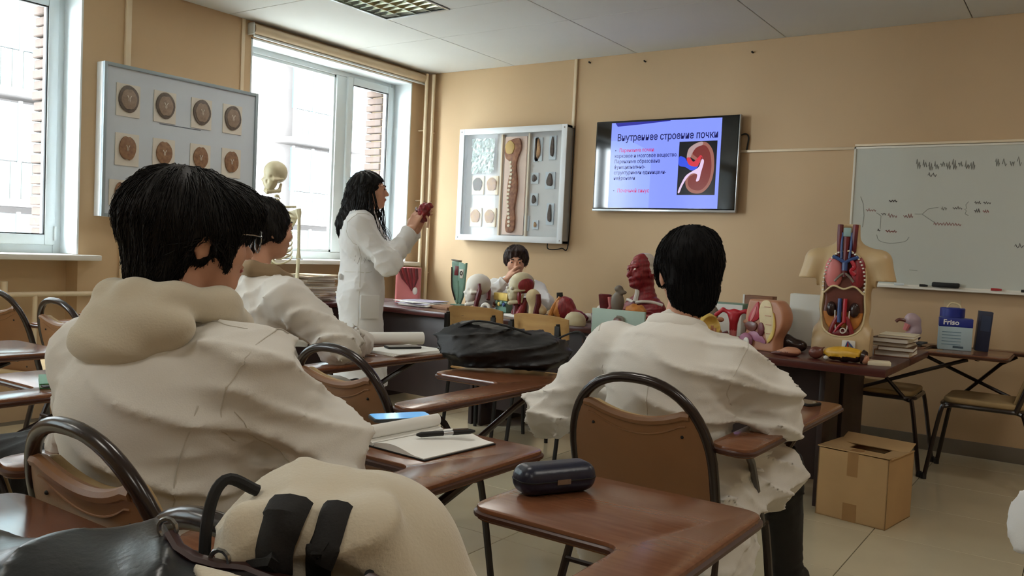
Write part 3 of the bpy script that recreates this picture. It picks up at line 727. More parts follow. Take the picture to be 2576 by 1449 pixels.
# whiteboard
wb = thing('whiteboard', 'large whiteboard with a faint hand-drawn diagram on the front wall', 'whiteboard', (5.13, 0, 1.555))
w, h = 1.2, .473
MB().bb((-w, -.022, -h), (w, -.003, h)).build('writing_surface', M_WB, wb, smooth=False)
b = MB()
for s in (-1, 1): b.bb((s*w, -.03, -h), (s*(w-.014), -.002, h)); b.bb((-w, -.03, s*h), (w, -.002, s*(h-.014)))
b.build('board_rim', mat('whiteboard_rim', (226, 222, 210), .4, var=.02), wb, bevel=.002)
MB().bb((-w+.2, -.085, -h-.012), (w, -.022, -h+.002)).build('pen_ledge', mat('ledge_white', (222, 218, 208), .4, var=.02), wb, bevel=.003)
inkd = mat('grey_marker_ink', (128, 130, 124), .8); inkf = mat('faint_marker_ink', (168, 172, 164), .8); inkr = mat('red_marker_ink', (158, 100, 96), .8); inkb = mat('black_marker_ink', (92, 88, 88), .8)
def scrib(pts, m, r=.0022, name='ink_stroke'):
    MB().tube([(u-1.2, -.0225, v) for u, v in pts], r, 4, flat=1.).build(name, m, wb)
def cursive(u, v, L, hgt, n, m, r=.0022, seed=0):
    g = random.Random(seed); pts = []
    for i in range(n*4+1):
        t = i/(n*4); pts.append((u+L*t, v+hgt*(.5+.5*math.sin(i*PI/2*1.0))*g.uniform(.4, 1.1)))
    scrib(pts, m, r, 'handwriting')
# (u from the board's left edge, v relative to board centre)
for i, uu in enumerate((.40, .44, .475, .51, .545, .58, .615, .65, .69, .72)): cursive(uu, .315+.012*math.sin(i*2), .026, .05 if i % 3 else .07, 2, inkd, .0022, i)
for i, uu in enumerate((.86, .90, .94, .98, 1.02, 1.06, 1.1)): cursive(uu, .325, .024, .055, 1 if i % 2 else 2, inkd, .0022, 20+i)
cursive(.475, .262, .05, .03, 2, inkb, .0022, 40)
scrib([(.06, .13), (.08, .08), (.09, .0), (.085, -.08)], inkf); cursive(.10, .03, .065, .02, 4, inkr, .002, 50); cursive(.245, .095, .05, .016, 3, inkb, .003, 51)
cursive(.20, .005, .03, .02, 2, inkb, .002, 52); cursive(.245, -.012, .055, .032, 3, inkr, .002, 53); cursive(.34, -.012, .06, .028, 4, inkr, .002, 54)
scrib([(.17, .02), (.2, .0)], inkf); scrib([(.2, .0), (.2, -.09)], inkf); cursive(.185, -.105, .015, .015, 1, inkb, .003, 55); cursive(.235, -.11, .07, .015, 4, inkr, .003, 56)
scrib([(.41, .015), (.455, .015), (.49, .05), (.55, .062)], inkf); scrib([(.455, .015), (.52, -.03), (.535, -.04)], inkf); cursive(.57, .042, .03, .03, 2, inkd, .002, 57); cursive(.635, .05, .055, .018, 4, inkb, .002, 58)
cursive(.53, -.058, .16, .022, 9, inkr, .002, 59); scrib([(.725, .10), (.71, .08), (.715, .055), (.705, .05), (.715, .04), (.71, .02), (.73, .01)], inkf)
cursive(.76, .085, .035, .022, 3, inkb, .002, 60); cursive(.81, .085, .04, .018, 3, inkb, .002, 61); cursive(.76, .03, .035, .024, 3, inkb, .002, 62); cursive(.81, .03, .035, .022, 3, inkr, .002, 63)
scrib(spline([(.18, -.13, 0), (.2, -.17, 0), (.27, -.185, 0), (.36, -.17, 0), (.385, -.14, 0)], 4)and [(p[0], p[1]) for p in spline([(.18, -.13, 0), (.2, -.17, 0), (.27, -.185, 0), (.36, -.17, 0), (.385, -.14, 0)], 4)], inkf)
cursive(1.0, -.19, .11, .028, 5, inkb, .002, 64); scrib([(.4, -.36), (.45, -.362)], inkf)
# things on the pen ledge
o = MB().box((0, 0, 0), (.16, .05, .032)).build('board_eraser', M_RUBBER, bevel=.008, loc=(4.56, -.055, 1.107)); tag(o, 'black felt eraser lying on the whiteboard ledge', 'eraser')
def pen(name, x, L, m, label):
    o = MB().tube([(-L/2, 0, 0), (L/2-.02, 0, 0), (L/2, 0, 0)], [.0085, .0085, .006], 10).build(name, m, loc=(x, -.06, 1.0965)); tag(o, label, 'marker')
pen('board_marker', 4.43, .05, M_RUBBER, 'short black marker on the ledge, left of the eraser')
pen('board_marker', 4.85, .06, mat('red_marker', (170, 40, 44), .4), 'red capped marker on the whiteboard ledge')
pen('board_marker', 5.03, .09, M_RUBBER, 'black marker on the whiteboard ledge at the right edge')
pen('board_marker', 4.28, .06, M_PVC, 'white marker on the ledge beside the torso model')

# ================================================================== PEOPLE
COATS = {}
def head_fn(P, c, R, s=1.):
    q = ((P-np.array(c, np.float32))@np.array(R, np.float32))/s
    m = q*np.array([1, 1, 1], np.float32); m[:, 0] = np.abs(m[:, 0])
    d = s_ell(m, (0, -.012, .03), (.074, .094, .084))
    d = smin(d, s_ell(m, (0, .032, -.03), (.06, .064, .085)), .03)
    d = smin(d, s_ell(m, (0, .062, -.088), (.03, .028, .024)), .03)
    d = smin(d, s_ell(m, (.036, .066, -.026), (.028, .028, .026)), .02)
    d = smin(d, s_ell(m, (.022, .086, .024), (.03, .014, .010)), .012)
    d = smax(d, -s_ell(m, (.031, .103, .006), (.017, .014, .010)), .010)
    d = smin(d, s_ell(m, (.031, .088, .006), (.0125, .0125, .0115)), .003)
    d = smin(d, s_cap(m, (0, .09, .012), (0, .113, -.026), .007, .011), .009)
    d = smin(d, s_ell(m, (.009, .102, -.03), (.008, .010, .007)), .006)
    d = smin(d, s_ell(m, (0, .094, -.054), (.023, .012, .0055)), .004)
    d = smin(d, s_ell(m, (0, .092, -.0655), (.020, .011, .0065)), .004)
    d = smin(d, s_ell(m, (.077, -.006, -.012), (.009, .020, .032)), .008)
    return d*s
def hand_parts(wr, f, n, t, curl=.5):
    wr = np.array(wr, float); f, n, t = [np.array(v, float)/np.linalg.norm(v) for v in (f, n, t)]
    C = []
    for i in range(4):
        b = wr+f*.04+t*(.027-.018*i); C.append((wr+f*.005+t*(.018-.012*i), wr+f*.088+t*(.029-.0195*i), .014, .0105))
        L = (.075, .084, .078, .06)[i]; p = wr+f*.088+t*(.029-.0195*i); a = 0
        for k in range(3):
            a += curl*(1, 1.1, .8)[k]; q = p+(f*math.cos(a)+n*math.sin(a))*L*(.45, .32, .25)[k]; C.append((p, q, .0092-.0008*k, .0086-.0009*k)); p = q
    p = wr+f*.02+t*.025; q = p+(f*.55+t*.65+n*.35)*.045; r = q+(f*.85+t*.1+n*.5*(1+curl))*.036
    C += [(p, q, .014, .0105), (q, r, .0102, .0085)]
    return C
def strands(paths, r0, taper=.3):
    S, K, _ = paths.shape; T = np.gradient(paths, axis=1); T /= np.linalg.norm(T, axis=2, keepdims=True)+1e-9
    up = np.array([.3, .2, 1.]); A = np.cross(T, up); A /= np.linalg.norm(A, axis=2, keepdims=True)+1e-9; Bn = np.cross(T, A)
    r = (r0*(1-(1-taper)*np.linspace(0, 1, K)**1.5))[None, :, None]
    rings = np.stack([paths+r*(math.cos(a)*A+math.sin(a)*Bn) for a in (0, 2*PI/3, 4*PI/3)], 2)     # S,K,3,3
    V = rings.reshape(-1, 3); base = (np.arange(S)[:, None, None]*K+np.arange(K-1)[None, :, None])*3
    j = np.arange(3)[None, None, :]; jn = (np.arange(3)+1) % 3
    F = np.stack([base+j, base+jn[None, None, :], base+3+jn[None, None, :], base+3+j], -1).reshape(-1, 4)
    return V, F
def vgrad(fn, P):
    P = P.astype(np.float32); d = fn(P); e = .002; G = np.stack([(fn(P+np.eye(3, dtype=np.float32)[i]*e)-d) for i in range(3)], 1)
    return G/(np.linalg.norm(G, axis=1, keepdims=True)+1e-6)
def hair_obj(name, fn, lo, hi, h, m, parent, flow, n, L, r0=.0022, K=6, lift=.012, extra=None, seed=1):
    g = np.random.default_rng(seed); V, F = sdf(fn, lo, hi, h); N = vnormals(V, F)
    idx = g.choice(len(V), n); P = V[idx]; Nn = N[idx]; path = [P-Nn*.004]; p = P.copy(); l = L*g.uniform(.5, 1.2, (n, 1))/(K-1)
    for k in range(1, K):
        d = flow(p); d = d+g.normal(0, .08, d.shape); d = d-Nn*(d*Nn).sum(1, keepdims=True); d /= np.linalg.norm(d, axis=1, keepdims=True)+1e-9
        p = p+d*l; q = np.array(snap(fn, p, 0., 2)); p = q+vgrad(fn, q)*(lift*k/K*g.uniform(.1, 1.2, (n, 1))); path.append(p)
    SV, SF = strands(np.stack(path, 1), r0)
    Vs = [V, SV]; Fs = [F, SF+len(V)]
    if extra is not None:
        EV, EF = strands(extra, r0*1.6, .25); Fs.append(EF+len(V)+len(SV)); Vs.append(EV)
    return raw(name, np.concatenate(Vs), np.concatenate(Fs), m, parent)
def headR(yaw=0., pitch=0., roll=0.):
    return np.array(Rz(yaw) @ Rx(pitch) @ Ry(roll))
def mir(J, k): return J[k] if k in J else (-J['R'+k[1:]][0],)+tuple(J['R'+k[1:]][1:])
def build_person(loc, rz, label, J, hR, coat_m=None, h=.008, hs=1., bulk=1., seed=0, standing=False, hands=None, fold=.007, trousers=M_BLACK, skirt=(), group=None, chest=None, crease=1.):
    t = thing('person', label, 'person', loc, math.radians(rz), group); coat_m = coat_m or M_COAT
    A = {k: np.array(v, float) for k, v in J.items()}
    caps = []
    for s in 'LR':
        caps += [(A[s+'sh'], A[s+'el'], .045, .036), (A[s+'el'], A[s+'wr'], .036, .026)]
        caps += [(A[s+'hip'], A[s+'kn'], .075, .05), (A[s+'kn'], A[s+'an'], .05, .034), (A[s+'an'], A[s+'an']+np.array([0, .12, -.04]), .034, .03)]
    nk = A['neck']; hd = A['head']; ch = A['chest']; pe = A['pel']
    caps += [(A['Lsh'], A['Rsh'], .05, .05), (nk-np.array([0, .01, .04]), hd+hR@np.array([0, -.03, -.05]), .052, .05), (ch, pe, .11, .12)]
    fing = []
    for (k, f, n, tt, cu) in (hands or []): fing += hand_parts(A[k], f, n, tt, cu)
    def skin(P):
        d = s_union([s_cap(P, *c) for c in caps], .02)
        d = smin(d, head_fn(P, hd, hR, hs), .02)
        for c in fing: d = smin(d, s_cap(P, *c), .004)
        return d
    allp = np.array([c[0] for c in caps]+[c[1] for c in caps]+[hd]); lo = allp.min(0)-.24; hi = allp.max(0)+.24; lo[2] = max(lo[2], -.02)
    blob('body', skin, lo, hi, h, M_SKIN, t)
    # eyes and brows
    for s in (-1, 1):
        e = MB().ball((0, 0, 0), .0065*hs, 8, 6).build('eye', M_RUBBER, t); e.location = hd+hR@(np.array([s*.031, .0965, .006])*hs)
        p = [tuple(hd+hR@(np.array([s*x, y, z])*hs)) for x, y, z in ((.014, .100, .026), (.03, .098, .031), (.045, .088, .027))]
        MB().tube(p, [.0035*hs, .004*hs, .002*hs], 6).build('eyebrow', M_HAIR, t)
    lp = [tuple(hd+hR@(np.array([x, .102-.010*abs(x)/.02, -.0595])*hs)) for x in (-.02, -.008, 0, .008, .02)]
    MB().tube(lp, .0042*hs, 6).build('lips', mat('lip_skin', (176, 96, 92), .5), t)
    # trousers and shoes
    def trous(P):
        d = s_union([s_cap(P, A[s+'hip'], A[s+'kn'], .078 if standing else .092, .065) for s in 'LR']+[s_cap(P, A[s+'kn'], A[s+'an'], .072, .058) for s in 'LR']+[s_cap(P, A['Lhip'], A['Rhip'], .072, .072)], .025)
        return d+folds(P, .005, 26, seed+3)
    lp_ = np.array([A[s+k] for s in 'LR' for k in ('hip', 'kn', 'an')]); blob('trousers', trous, lp_.min(0)-.15, lp_.max(0)+.15, .012, trousers, t)
    for s in 'LR':
        a = A[s+'an']
        def shoe(P, a=a): return smax(smin(s_cap(P, a+np.array([0, -.04, -a[2]+.045]), a+np.array([0, .16, -a[2]+.035]), .046, .04), s_cap(P, a+np.array([0, -.01, -.01]), a+np.array([0, .03, -a[2]+.05]), .045, .045), .03), .002-P[:, 2], .004)
        blob('shoe', shoe, a+np.array([-.08, -.12, -a[2]-.005]), a+np.array([.08, .24, .06]), .01, M_RUBBER, t)
    # coat
    def coat(P):
        ds = [s_cap(P, A['Lsh']+np.array([.02, 0, -.01]), A['Rsh']+np.array([-.02, 0, -.01]), .072*bulk, .072*bulk)]
        mid = (ch+pe)/2
        ds.append(s_ell(P, ch+np.array([0, -.01, .03]), (.185*bulk, .125*bulk, .19)))
        ds.append(s_cap(P, nk-np.array([0, .005, .05]), nk+np.array([0, 0, .0]), .085, .062))
        if not standing:
            ds.append(s_ell(P, mid+np.array([0, .015, 0]), (.18*bulk, .125*bulk, .2))); ds.append(s_ell(P, pe+np.array([0, .06, .01]), (.2*bulk, .135, .12)))
        else:
            ds.append(s_cap(P, ch, pe, .128, .138)); ds.append(s_ell(P, mid+np.array([0, 0, -.03]), (.135, .10, .16))); ds.append(s_ell(P, pe+np.array([0, -.005, -.02]), (.17, .125, .15)))
            q = (P-np.array([pe[0], pe[1], 0], np.float32))*np.array([1, 1.3, 1], np.float32)
            ds.append(smax(s_cap(q, (0, 0, pe[2]), (0, .02, .20), .16, .225), .34-P[:, 2], .01))
        for s in 'LR':
            ds += [s_cap(P, A[s+'sh'], A[s+'el'], .076*bulk, .062*bulk), s_cap(P, A[s+'el'], A[s+'wr'], .062*bulk, .046*bulk)]
            if not standing: ds.append(s_cap(P, A[s+'hip']+np.array([0, 0, .0]), A[s+'kn']-np.array([0, .1, 0]), .115, .10))
        for c in skirt: ds.append(s_ell(P, *c) if len(c) == 2 else s_cap(P, *c))
        d = s_union(ds, .045)
        el = np.minimum(np.linalg.norm(P-A['Rel'], axis=1), np.linalg.norm(P-A['Lel'], axis=1))
        d = d+folds(P, fold, 17, seed)*(1+1.2*np.exp(-(el/.13)**2))+folds(P, fold*.25, 34, seed+1)
        for s in 'LR':      # creases ringing the sleeves near the elbow
            for a_, b_ in ((A[s+'sh'], A[s+'el']), (A[s+'el'], A[s+'wr'])):
                v = ((b_-a_)/np.linalg.norm(b_-a_)).astype(np.float32); e1 = np.cross(v, [0, 0, 1.]); e1 = (e1/np.linalg.norm(e1)).astype(np.float32); e2 = np.cross(v, e1).astype(np.float32)
                q = P-A[s+'el'].astype(np.float32); sl_ = q@v; an = np.arctan2(q@e1, q@e2); rad = s_cap(P, a_, b_, 0, 0)
                ph = 2*PI*sl_/.062+1.8*np.sin(an+seed)+1.1*np.sin(2*an+2*seed)
                d = d-.009*crease*(1-np.abs(np.sin(ph*.5)))**1.6*np.exp(-(sl_/.17)**2)*np.clip(1-(rad-.085*bulk)/.03, 0, 1)*(.55+.45*np.sin(an*1.5+seed))
        for s in 'LR':      # cut the cuffs open where the hands come out
            v = A[s+'wr']-A[s+'el']; v = v/np.linalg.norm(v); w = (P-A[s+'wr']).astype(np.float32)@v.astype(np.float32)
            near = np.linalg.norm(P-A[s+'wr'], axis=1)-.09
            d = np.where(near < 0, smax(d, w+.005, .006), d)
        return d
    pts = np.array([A[k] for k in A if k not in ('Lan', 'Ran')]+[np.array(c[0])-np.array(c[-1] if len(c) == 2 else c[2]) for c in skirt]+[np.array(c[0])+np.array(c[-1] if len(c) == 2 else c[2]) for c in skirt]); lo = pts.min(0)-.24; hi = pts.max(0)+.24
    hi[2] = nk[2]+.07; lo[2] = max(lo[2], .05)
    if standing: lo[2] = .3
    blob('lab_coat', coat, lo, hi, h, coat_m, t)
    COATS[t.name] = coat
    return t, A
# common seated legs
def seated(**k):
    J = dict(Lhip=(-.10, -.03, .565), Rhip=(.10, -.03, .565), Lkn=(-.13, .38, .56), Rkn=(.13, .38, .56), Lan=(-.14, .40, .09), Ran=(.14, .40, .09), pel=(0, -.04, .60), chest=(0, -.03, .83))
    J.update(k); return J
def down(P):
    d = np.zeros_like(P); d[:, 2] = -1; return d

# ---- student in the foreground, cream hood, glasses
J = seated(head=(.0, .03, 1.205), neck=(0, -.015, 1.035), chest=(0, -.045, .83), Lsh=(-.19, -.03, .955), Rsh=(.19, -.02, .955), Lel=(-.30, .06, .78), Rel=(.30, .075, .80), Lwr=(-.14, .30, .785), Rwr=(.10, .27, .79))
hR = headR(math.radians(-30), math.radians(-3))
p1, A = build_person((3.90, -5.22, 0), 12, 'seated student in a pale coat and cream hood, seen from behind, nearest the camera', J, hR, h=.008, bulk=1.16, seed=33, fold=.0065, hands=[('Rwr', (-.3, 1, .0), (0, 0, -1), (-1, -.2, 0), .3), ('Lwr', (.4, 1, 0), (0, 0, -1), (1, -.2, 0), .3)])
hc = A['head']
def hair1(P):
    q = (P-hc.astype(np.float32))@hR.astype(np.float32)
    d = s_ell(q, (0, -.022, .034), (.104, .126, .104))
    d = smin(d, s_ell(q, (0, -.068, -.055), (.074, .05, .09)), .03)
    d = smin(d, s_ell(q, (0, .07, .055), (.085, .06, .055)), .03)
    ax = q.copy(); ax[:, 0] = np.abs(ax[:, 0])
    d = smin(d, s_ell(ax, (.072, .004, .012), (.026, .052, .046)), .025)
    d = smin(d, s_cap(ax, (.073, .045, 0), (.072, .042, -.055), .012, .007), .01)
    d = smax(d, -s_ell(ax, (0, .15, -.075), (.075, .105, .085)), .012)
    d = smax(d, -s_ell(ax, (.088, .006, -.035), (.024, .03, .042)), .012)
    ang = np.arctan2(q[:, 0], -(q[:, 1]+.02))
    return d-.002*np.sin(ang*11+q[:, 2]*14)-.001*np.sin(ang*27-q[:, 2]*20+1)
def flow1(P):
    q = P-(hc+np.array([0, -.02, .11])); d = q.copy(); d[:, 2] -= .09; return d/np.linalg.norm(d, axis=1, keepdims=True)
hair_obj('hair', hair1, hc-.22, hc+.22, .0055, M_HAIR, p1, flow1, 3200, .075, .0015, lift=.008, seed=3)
def hood(P):
    c = A['neck'].astype(np.float32); q = P-c
    ring = [(-.075, .095, -.03), (-.105, .01, .02), (-.075, -.075, .05), (0, -.095, .055), (.075, -.075, .05), (.105, .01, .04), (.08, .09, .0)]
    d = s_union([s_cap(q, ring[i], ring[i+1], .032, .032) for i in range(6)], .03)
    d = smin(d, s_ell(q, (.01, -.098, .01), (.13, .055, .058)), .014)
    d = smin(d, s_ell(q, (-.03, -.13, -.035), (.09, .038, .038)), .035)
    d = smax(d, -s_cap(q, (0, .005, -.1), (0, .005, .12), .066, .07), .02)
    return d+folds(P, .0025, 10, 9)
blob('hood', hood, A['neck']-.27, A['neck']+.2, .006, M_HOOD, p1)
# spectacles
gl = MB()
gt = [lambda x, y, z: tuple(hc+hR@np.array([x, y, z]))][0]
for s in (-1, 1):
    MB().tube([gt(s*.035+.026*math.cos(a), .118-.004*math.cos(a)*s, .004+.024*math.sin(a)) for a in np.linspace(0, 2*PI, 20)[:-1]], .0014, 6, closed=True).build('spectacle_rim', M_STEEL, p1)
    MB().tube([gt(s*.061, .115, .012), gt(s*.080, .09, .014), gt(s*.083, .01, .012), gt(s*.082, -.015, -.01)], .0014, 6).build('spectacle_temple', M_STEEL, p1)
    MB().prism([(.025*math.cos(a), .023*math.sin(a)) for a in np.linspace(0, 2*PI, 20)[:-1]], 0, .001, lambda u, v, w, s=s: gt(s*.035+u, .1175+w, .004+v)).build('spectacle_lens', MATS['glass'], p1)
MB().tube([gt(-.01, .118, .008), gt(0, .121, .011), gt(.01, .118, .008)], .0014, 6).build('spectacle_bridge', M_STEEL, p1)
# coat seams
M_SEAM = mat('coat_seam_thread', (206, 202, 192), .9)
def seam(par, pts, r=.0014, off=.0002):
    P = np.array(snap(COATS[par.name], spline(pts, 8), off))
    for _ in range(6): P[1:-1] = (P[:-2]+2*P[1:-1]+P[2:])/4
    MB().tube(snap(COATS[par.name], P, off, 2), r, 5).build('seam', M_SEAM, par)
def armhole(par, A_, s):
    c = A_[s+'sh']; v = A_[s+'el']-c; v = v/np.linalg.norm(v)*.6+np.array([1. if s == 'R' else -1., 0, 0])*.6; v /= np.linalg.norm(v); e1 = np.cross(v, [0, 0, 1.]); e1 /= np.linalg.norm(e1); e2 = np.cross(v, e1)
    seam(par, [c+v*.005+(e1*math.cos(a)+e2*math.sin(a))*.085 for a in np.linspace(-2.4, 2.4, 12)])
armhole(p1, A, 'R'); seam(p1, [A['neck']+np.array([.07, 0, -.02]), (A['neck']+A['Rsh'])/2+np.array([.0, -.02, .06]), A['Rsh']+np.array([.01, -.02, .08])])
seam(p1, [(.16, -.12, .90), (.155, -.16, .8), (.15, -.17, .7), (.15, -.16, .6)]); seam(p1, [A['Rsh']+np.array([.03, -.07, -.05]), (A['Rsh']+A['Rel'])/2+np.array([.0, -.08, -.03]), A['Rel']+np.array([.02, -.07, -.03])])

# ---- second student
J = seated(head=(0, .0, 1.245), neck=(0, -.02, 1.075), chest=(0, -.04, .86), Lsh=(-.19, -.03, .985), Rsh=(.19, -.03, .985), Lel=(-.29, .06, .80), Rel=(.325, .12, .81), Lwr=(-.12, .32, .79), Rwr=(.15, .40, .79))
hR2 = headR(math.radians(-6), 0)
p2, A = build_person((2.66, -4.02, 0), -5, 'seated student in a pale lab coat between the skeleton and the foreground student', J, hR2, h=.010, bulk=1.08, seed=21, fold=.008)
hc2 = A['head']
def hair2(P):
    q = (P-hc2.astype(np.float32))@hR2.astype(np.float32); ax = q.copy(); ax[:, 0] = np.abs(ax[:, 0])
    d = s_ell(q, (0, -.018, .034), (.090, .110, .096)); d = smin(d, s_ell(q, (0, -.066, -.03), (.074, .046, .072)), .03)
    d = smin(d, s_ell(ax, (.07, .015, -.005), (.022, .035, .045)), .02)
    d = smax(d, -s_ell(q, (0, .15, -.06), (.1, .10, .09)), .012)
    return d+.004*np.sin(q[:, 0]*90)*np.sin(q[:, 1]*80+q[:, 2]*60)
def flow2(P):
    d = P-(hc2+np.array([0, -.02, .1])); d[:, 2] -= .09; return d/np.linalg.norm(d, axis=1, keepdims=True)
hair_obj('hair', hair2, hc2-.2, hc2+.2, .007, M_HAIR, p2, flow2, 900, .045, .0016, lift=.008, seed=8)
def col2(P):
    q = P-A['neck'].astype(np.float32); ring = [(-.07, .08, -.03), (-.09, .0, .0), (-.06, -.075, .015), (.06, -.075, .015), (.09, .0, .0), (.07, .08, -.03)]
    return smax(s_union([s_cap(q, ring[i], ring[i+1], .03, .03) for i in range(5)], .02), -s_cap(q, (0, .005, -.1), (0, .005, .12), .055, .058), .01)
blob('hoodie_collar', col2, A['neck']-.15, A['neck']+.12, .008, mat('tan_hoodie', (150, 128, 100), .9, var=.05), p2)

# ---- third student, right of centre
J = seated(head=(.0, .085, 1.165), neck=(0, .03, 1.005), chest=(0, -.015, .82), Lsh=(-.195, .01, .935), Rsh=(.185, .01, .915), Lel=(-.37, -.04, .715), Rel=(.275, .10, .795), Lwr=(-.22, .22, .75), Rwr=(.08, .36, .785), Rkn=(.20, .44, .56), Ran=(.14, .80, .085), Lkn=(-.14, .42, .56), Lan=(-.17, .5, .085))
hR3 = headR(math.radians(38), math.radians(-4))
p3, A = build_person((4.375, -3.95, 0), 0, 'seated student in a pale lab coat and black trousers, seen from behind, right of centre', J, hR3, h=.008, bulk=1.03, seed=33, fold=.008,
    skirt=[((.205, -.02, .42), (.05, .17, .17)), ((.21, -.05, .26), (.045, .13, .14)), ((-.22, .05, .34), (.04, .13, .2)), ((-.235, .08, .2), (.04, .1, .12))])
hc3 = A['head']
def hair3(P):
    q = (P-hc3.astype(np.float32))@hR3.astype(np.float32); ax = q.copy(); ax[:, 0] = np.abs(ax[:, 0])
    d = s_ell(q, (0, -.014, .036), (.098, .116, .10)); d = smin(d, s_ell(q, (0, -.065, -.045), (.076, .052, .085)), .03)
    d = smin(d, s_ell(q, (.02, .0, .10), (.06, .07, .03)), .03)
    d = smin(d, s_ell(ax, (.07, .03, .0), (.02, .03, .045)), .02)
    d = smax(d, -s_ell(q, (0, .15, -.06), (.1, .10, .09)), .012); d = smax(d, -s_ell(ax, (.085, .0, -.02), (.02, .03, .04)), .01)
    return d-.001*np.sin(np.arctan2(q[:, 0], q[:, 1])*19+q[:, 2]*20)
def flow3(P):
    d = P-(hc3+np.array([0, -.02, .1])); d[:, 2] -= .09; return d/np.linalg.norm(d, axis=1, keepdims=True)
hair_obj('hair', hair3, hc3-.2, hc3+.2, .006, mat('very_black_hair', (14, 13, 15), .7, var=.2, scale=30, bump=.2, bscale=120, stretch=(3, 3, .35), spec=.15), p3, flow3, 1500, .04, .0014, lift=.004, seed=11)
armhole(p3, A, 'L'); armhole(p3, A, 'R'); seam(p3, [(.0, -.15, .88), (.0, -.17, .8), (.0, -.17, .68)])
nk = A['neck']
MB().tube([(nk[0]+.082*math.sin(a), nk[1]-.008-.078*math.cos(a), nk[2]+.018-.022*(1-math.cos(a))) for a in np.linspace(-2.6, 2.6, 24)], .0105, 8, flat=2.9).build('collar', M_COAT, p3)

# ---- standing teacher with long hair, holding up a red model
J = dict(head=(0, -.005, 1.525), neck=(0, -.045, 1.375), chest=(0, -.035, 1.22), pel=(0, -.03, .90), Lsh=(-.165, -.04, 1.315), Rsh=(.165, -.04, 1.315), Lel=(-.19, .12, 1.12), Rel=(.205, .135, 1.085), Lwr=(-.03, .285, 1.30), Rwr=(.11, .255, 1.30), Lhip=(-.085, -.03, .9), Rhip=(.085, -.03, .9), Lkn=(-.09, -.02, .5), Rkn=(.09, -.01, .5), Lan=(-.1, -.05, .09), Ran=(.1, -.03, .09))
hRw = headR(math.radians(-4), math.radians(3))
pw, A = build_person((1.71, -2.475, 0), -50, 'standing teacher in a long white lab coat with wavy black hair, raising a red model', J, hRw, coat_m=M_COATW, h=.007, hs=.96, seed=44, fold=.005, standing=True,
    hands=[('Rwr', (-.35, .35, .9), (-.55, .75, -.1), (-.5, -.6, .3), .35), ('Lwr', (.3, .3, .9), (.5, .7, -.1), (.5, -.6, .3), .45)])
armhole(pw, A, 'R'); seam(pw, [(.1, -.13, 1.03), (.15, -.03, 1.03), (.13, .06, 1.03)]); seam(pw, [(.16, -.03, 1.2), (.15, -.03, 1.0), (.18, -.03, .8), (.2, -.03, .5)])
hcw = A['head']
def hairw(P):
    q = ((P-hcw.astype(np.float32))@hRw.astype(np.float32))/.96; ax = q.copy(); ax[:, 0] = np.abs(ax[:, 0])
    d = s_ell(q, (0, -.018, .034), (.088, .108, .093)); d = smin(d, s_cap(q, (0, -.07, -.02), (0, -.11, -.22), .082, .095), .04); d = smin(d, s_cap(q, (0, -.11, -.22), (0, -.115, -.37), .095, .05), .04)
    d = smin(d, s_cap(ax, (.07, -.01, .02), (.085, -.035, -.13), .022, .03), .02); d = smin(d, s_cap(ax, (.085, -.035, -.13), (.10, .045, -.23), .03, .02), .03)
    d = smax(d, -s_ell(q, (0, .155, -.05), (.1, .13, .125)), .012)
    return (d-.005*np.sin(np.arctan2(q[:, 0], q[:, 1]+.05)*14+8*np.sin(q[:, 2]*22)))*.96
def wave_locks(n, seed):
    g = np.random.default_rng(seed); K = 22; t = np.linspace(0, 1, K)[None, :, None]; a = g.uniform(-2.15, 2.15, (n, 1, 1)); L = g.uniform(.32, .47, (n, 1, 1))
    fr = np.clip((np.abs(a)-1.55)/.5, 0, 1)
    rx = .088+.06*t; x = np.sin(a)*rx; y = -.02-np.cos(a)*(.10+.02*t)+fr*.06*t
    ph = g.uniform(0, 6, (n, 1, 1)); w = g.uniform(9, 15, (n, 1, 1)); am = .016*t
    q = np.concatenate([x+am*np.sin(w*t+ph), y+am*np.cos(w*t+ph)*1.2, .03-L*t], 2)
    return hcw+q@hRw.T
hair_obj('hair', hairw, hcw-np.array([.22, .26, .45]), hcw+.2, .007, M_HAIR, pw, down, 1200, .09, .0018, lift=.008, extra=wave_locks(260, 5), seed=12)
MB().tube([(.075*math.sin(a), A['neck'][1]+.005-.07*math.cos(a), A['neck'][2]+.0-.03*(1-math.cos(a))) for a in np.linspace(-2.4, 2.4, 20)], .009, 8, flat=2.8).build('collar', M_COATW, pw)
MB().box((.0, -.152, 1.0), (.2, .012, .035)).build('half_belt', M_COATW, pw, bevel=.004)
for s in (-.075, .075): MB().ball((s, -.16, 1.0), (.008, .005, .008), 8, 5).build('button', M_SILL, pw)
MB().box((.163, .035, .83), (.008, .12, .14), Rz(.5)).build('pocket', M_COATW, pw, bevel=.003)
# model in her hands
hm = thing('kidney_model', 'red kidney model held up by the standing teacher', 'anatomical model', (1.71+.29, -2.475+.165, 1.385))
m_rm = mat('dark_red_organ', (150, 40, 44), .35, rgb2=(100, 22, 30), scale=40)
def kidm(P):
    d = s_ell(P, (0, 0, .02), (.04, .035, .062)); d = smin(d, s_ell(P, (.035, 0, .06), (.03, .025, .02)), .015)
    d = smax(d, -s_ell(P, (.045, 0, 0), (.022, .05, .022)), .01)
    return d+.004*np.sin(P[:, 0]*170)*np.sin(P[:, 2]*140)
blob('organ', kidm, (-.08, -.06, -.08), (.09, .06, .1), .004, m_rm, hm)
MB().tube(spline([(.02, 0, 0), (.04, 0, -.02), (.035, 0, -.07)], 5), .008, 8).build('vessel', mat('pale_vessel', (220, 180, 150), .4), hm)
MB().tube(spline([(.0, -.02, .02), (-.04, -.02, .03), (-.06, 0, .05)], 5), .007, 8).build('vessel', mat('dark_vessel', (90, 20, 26), .4), hm)

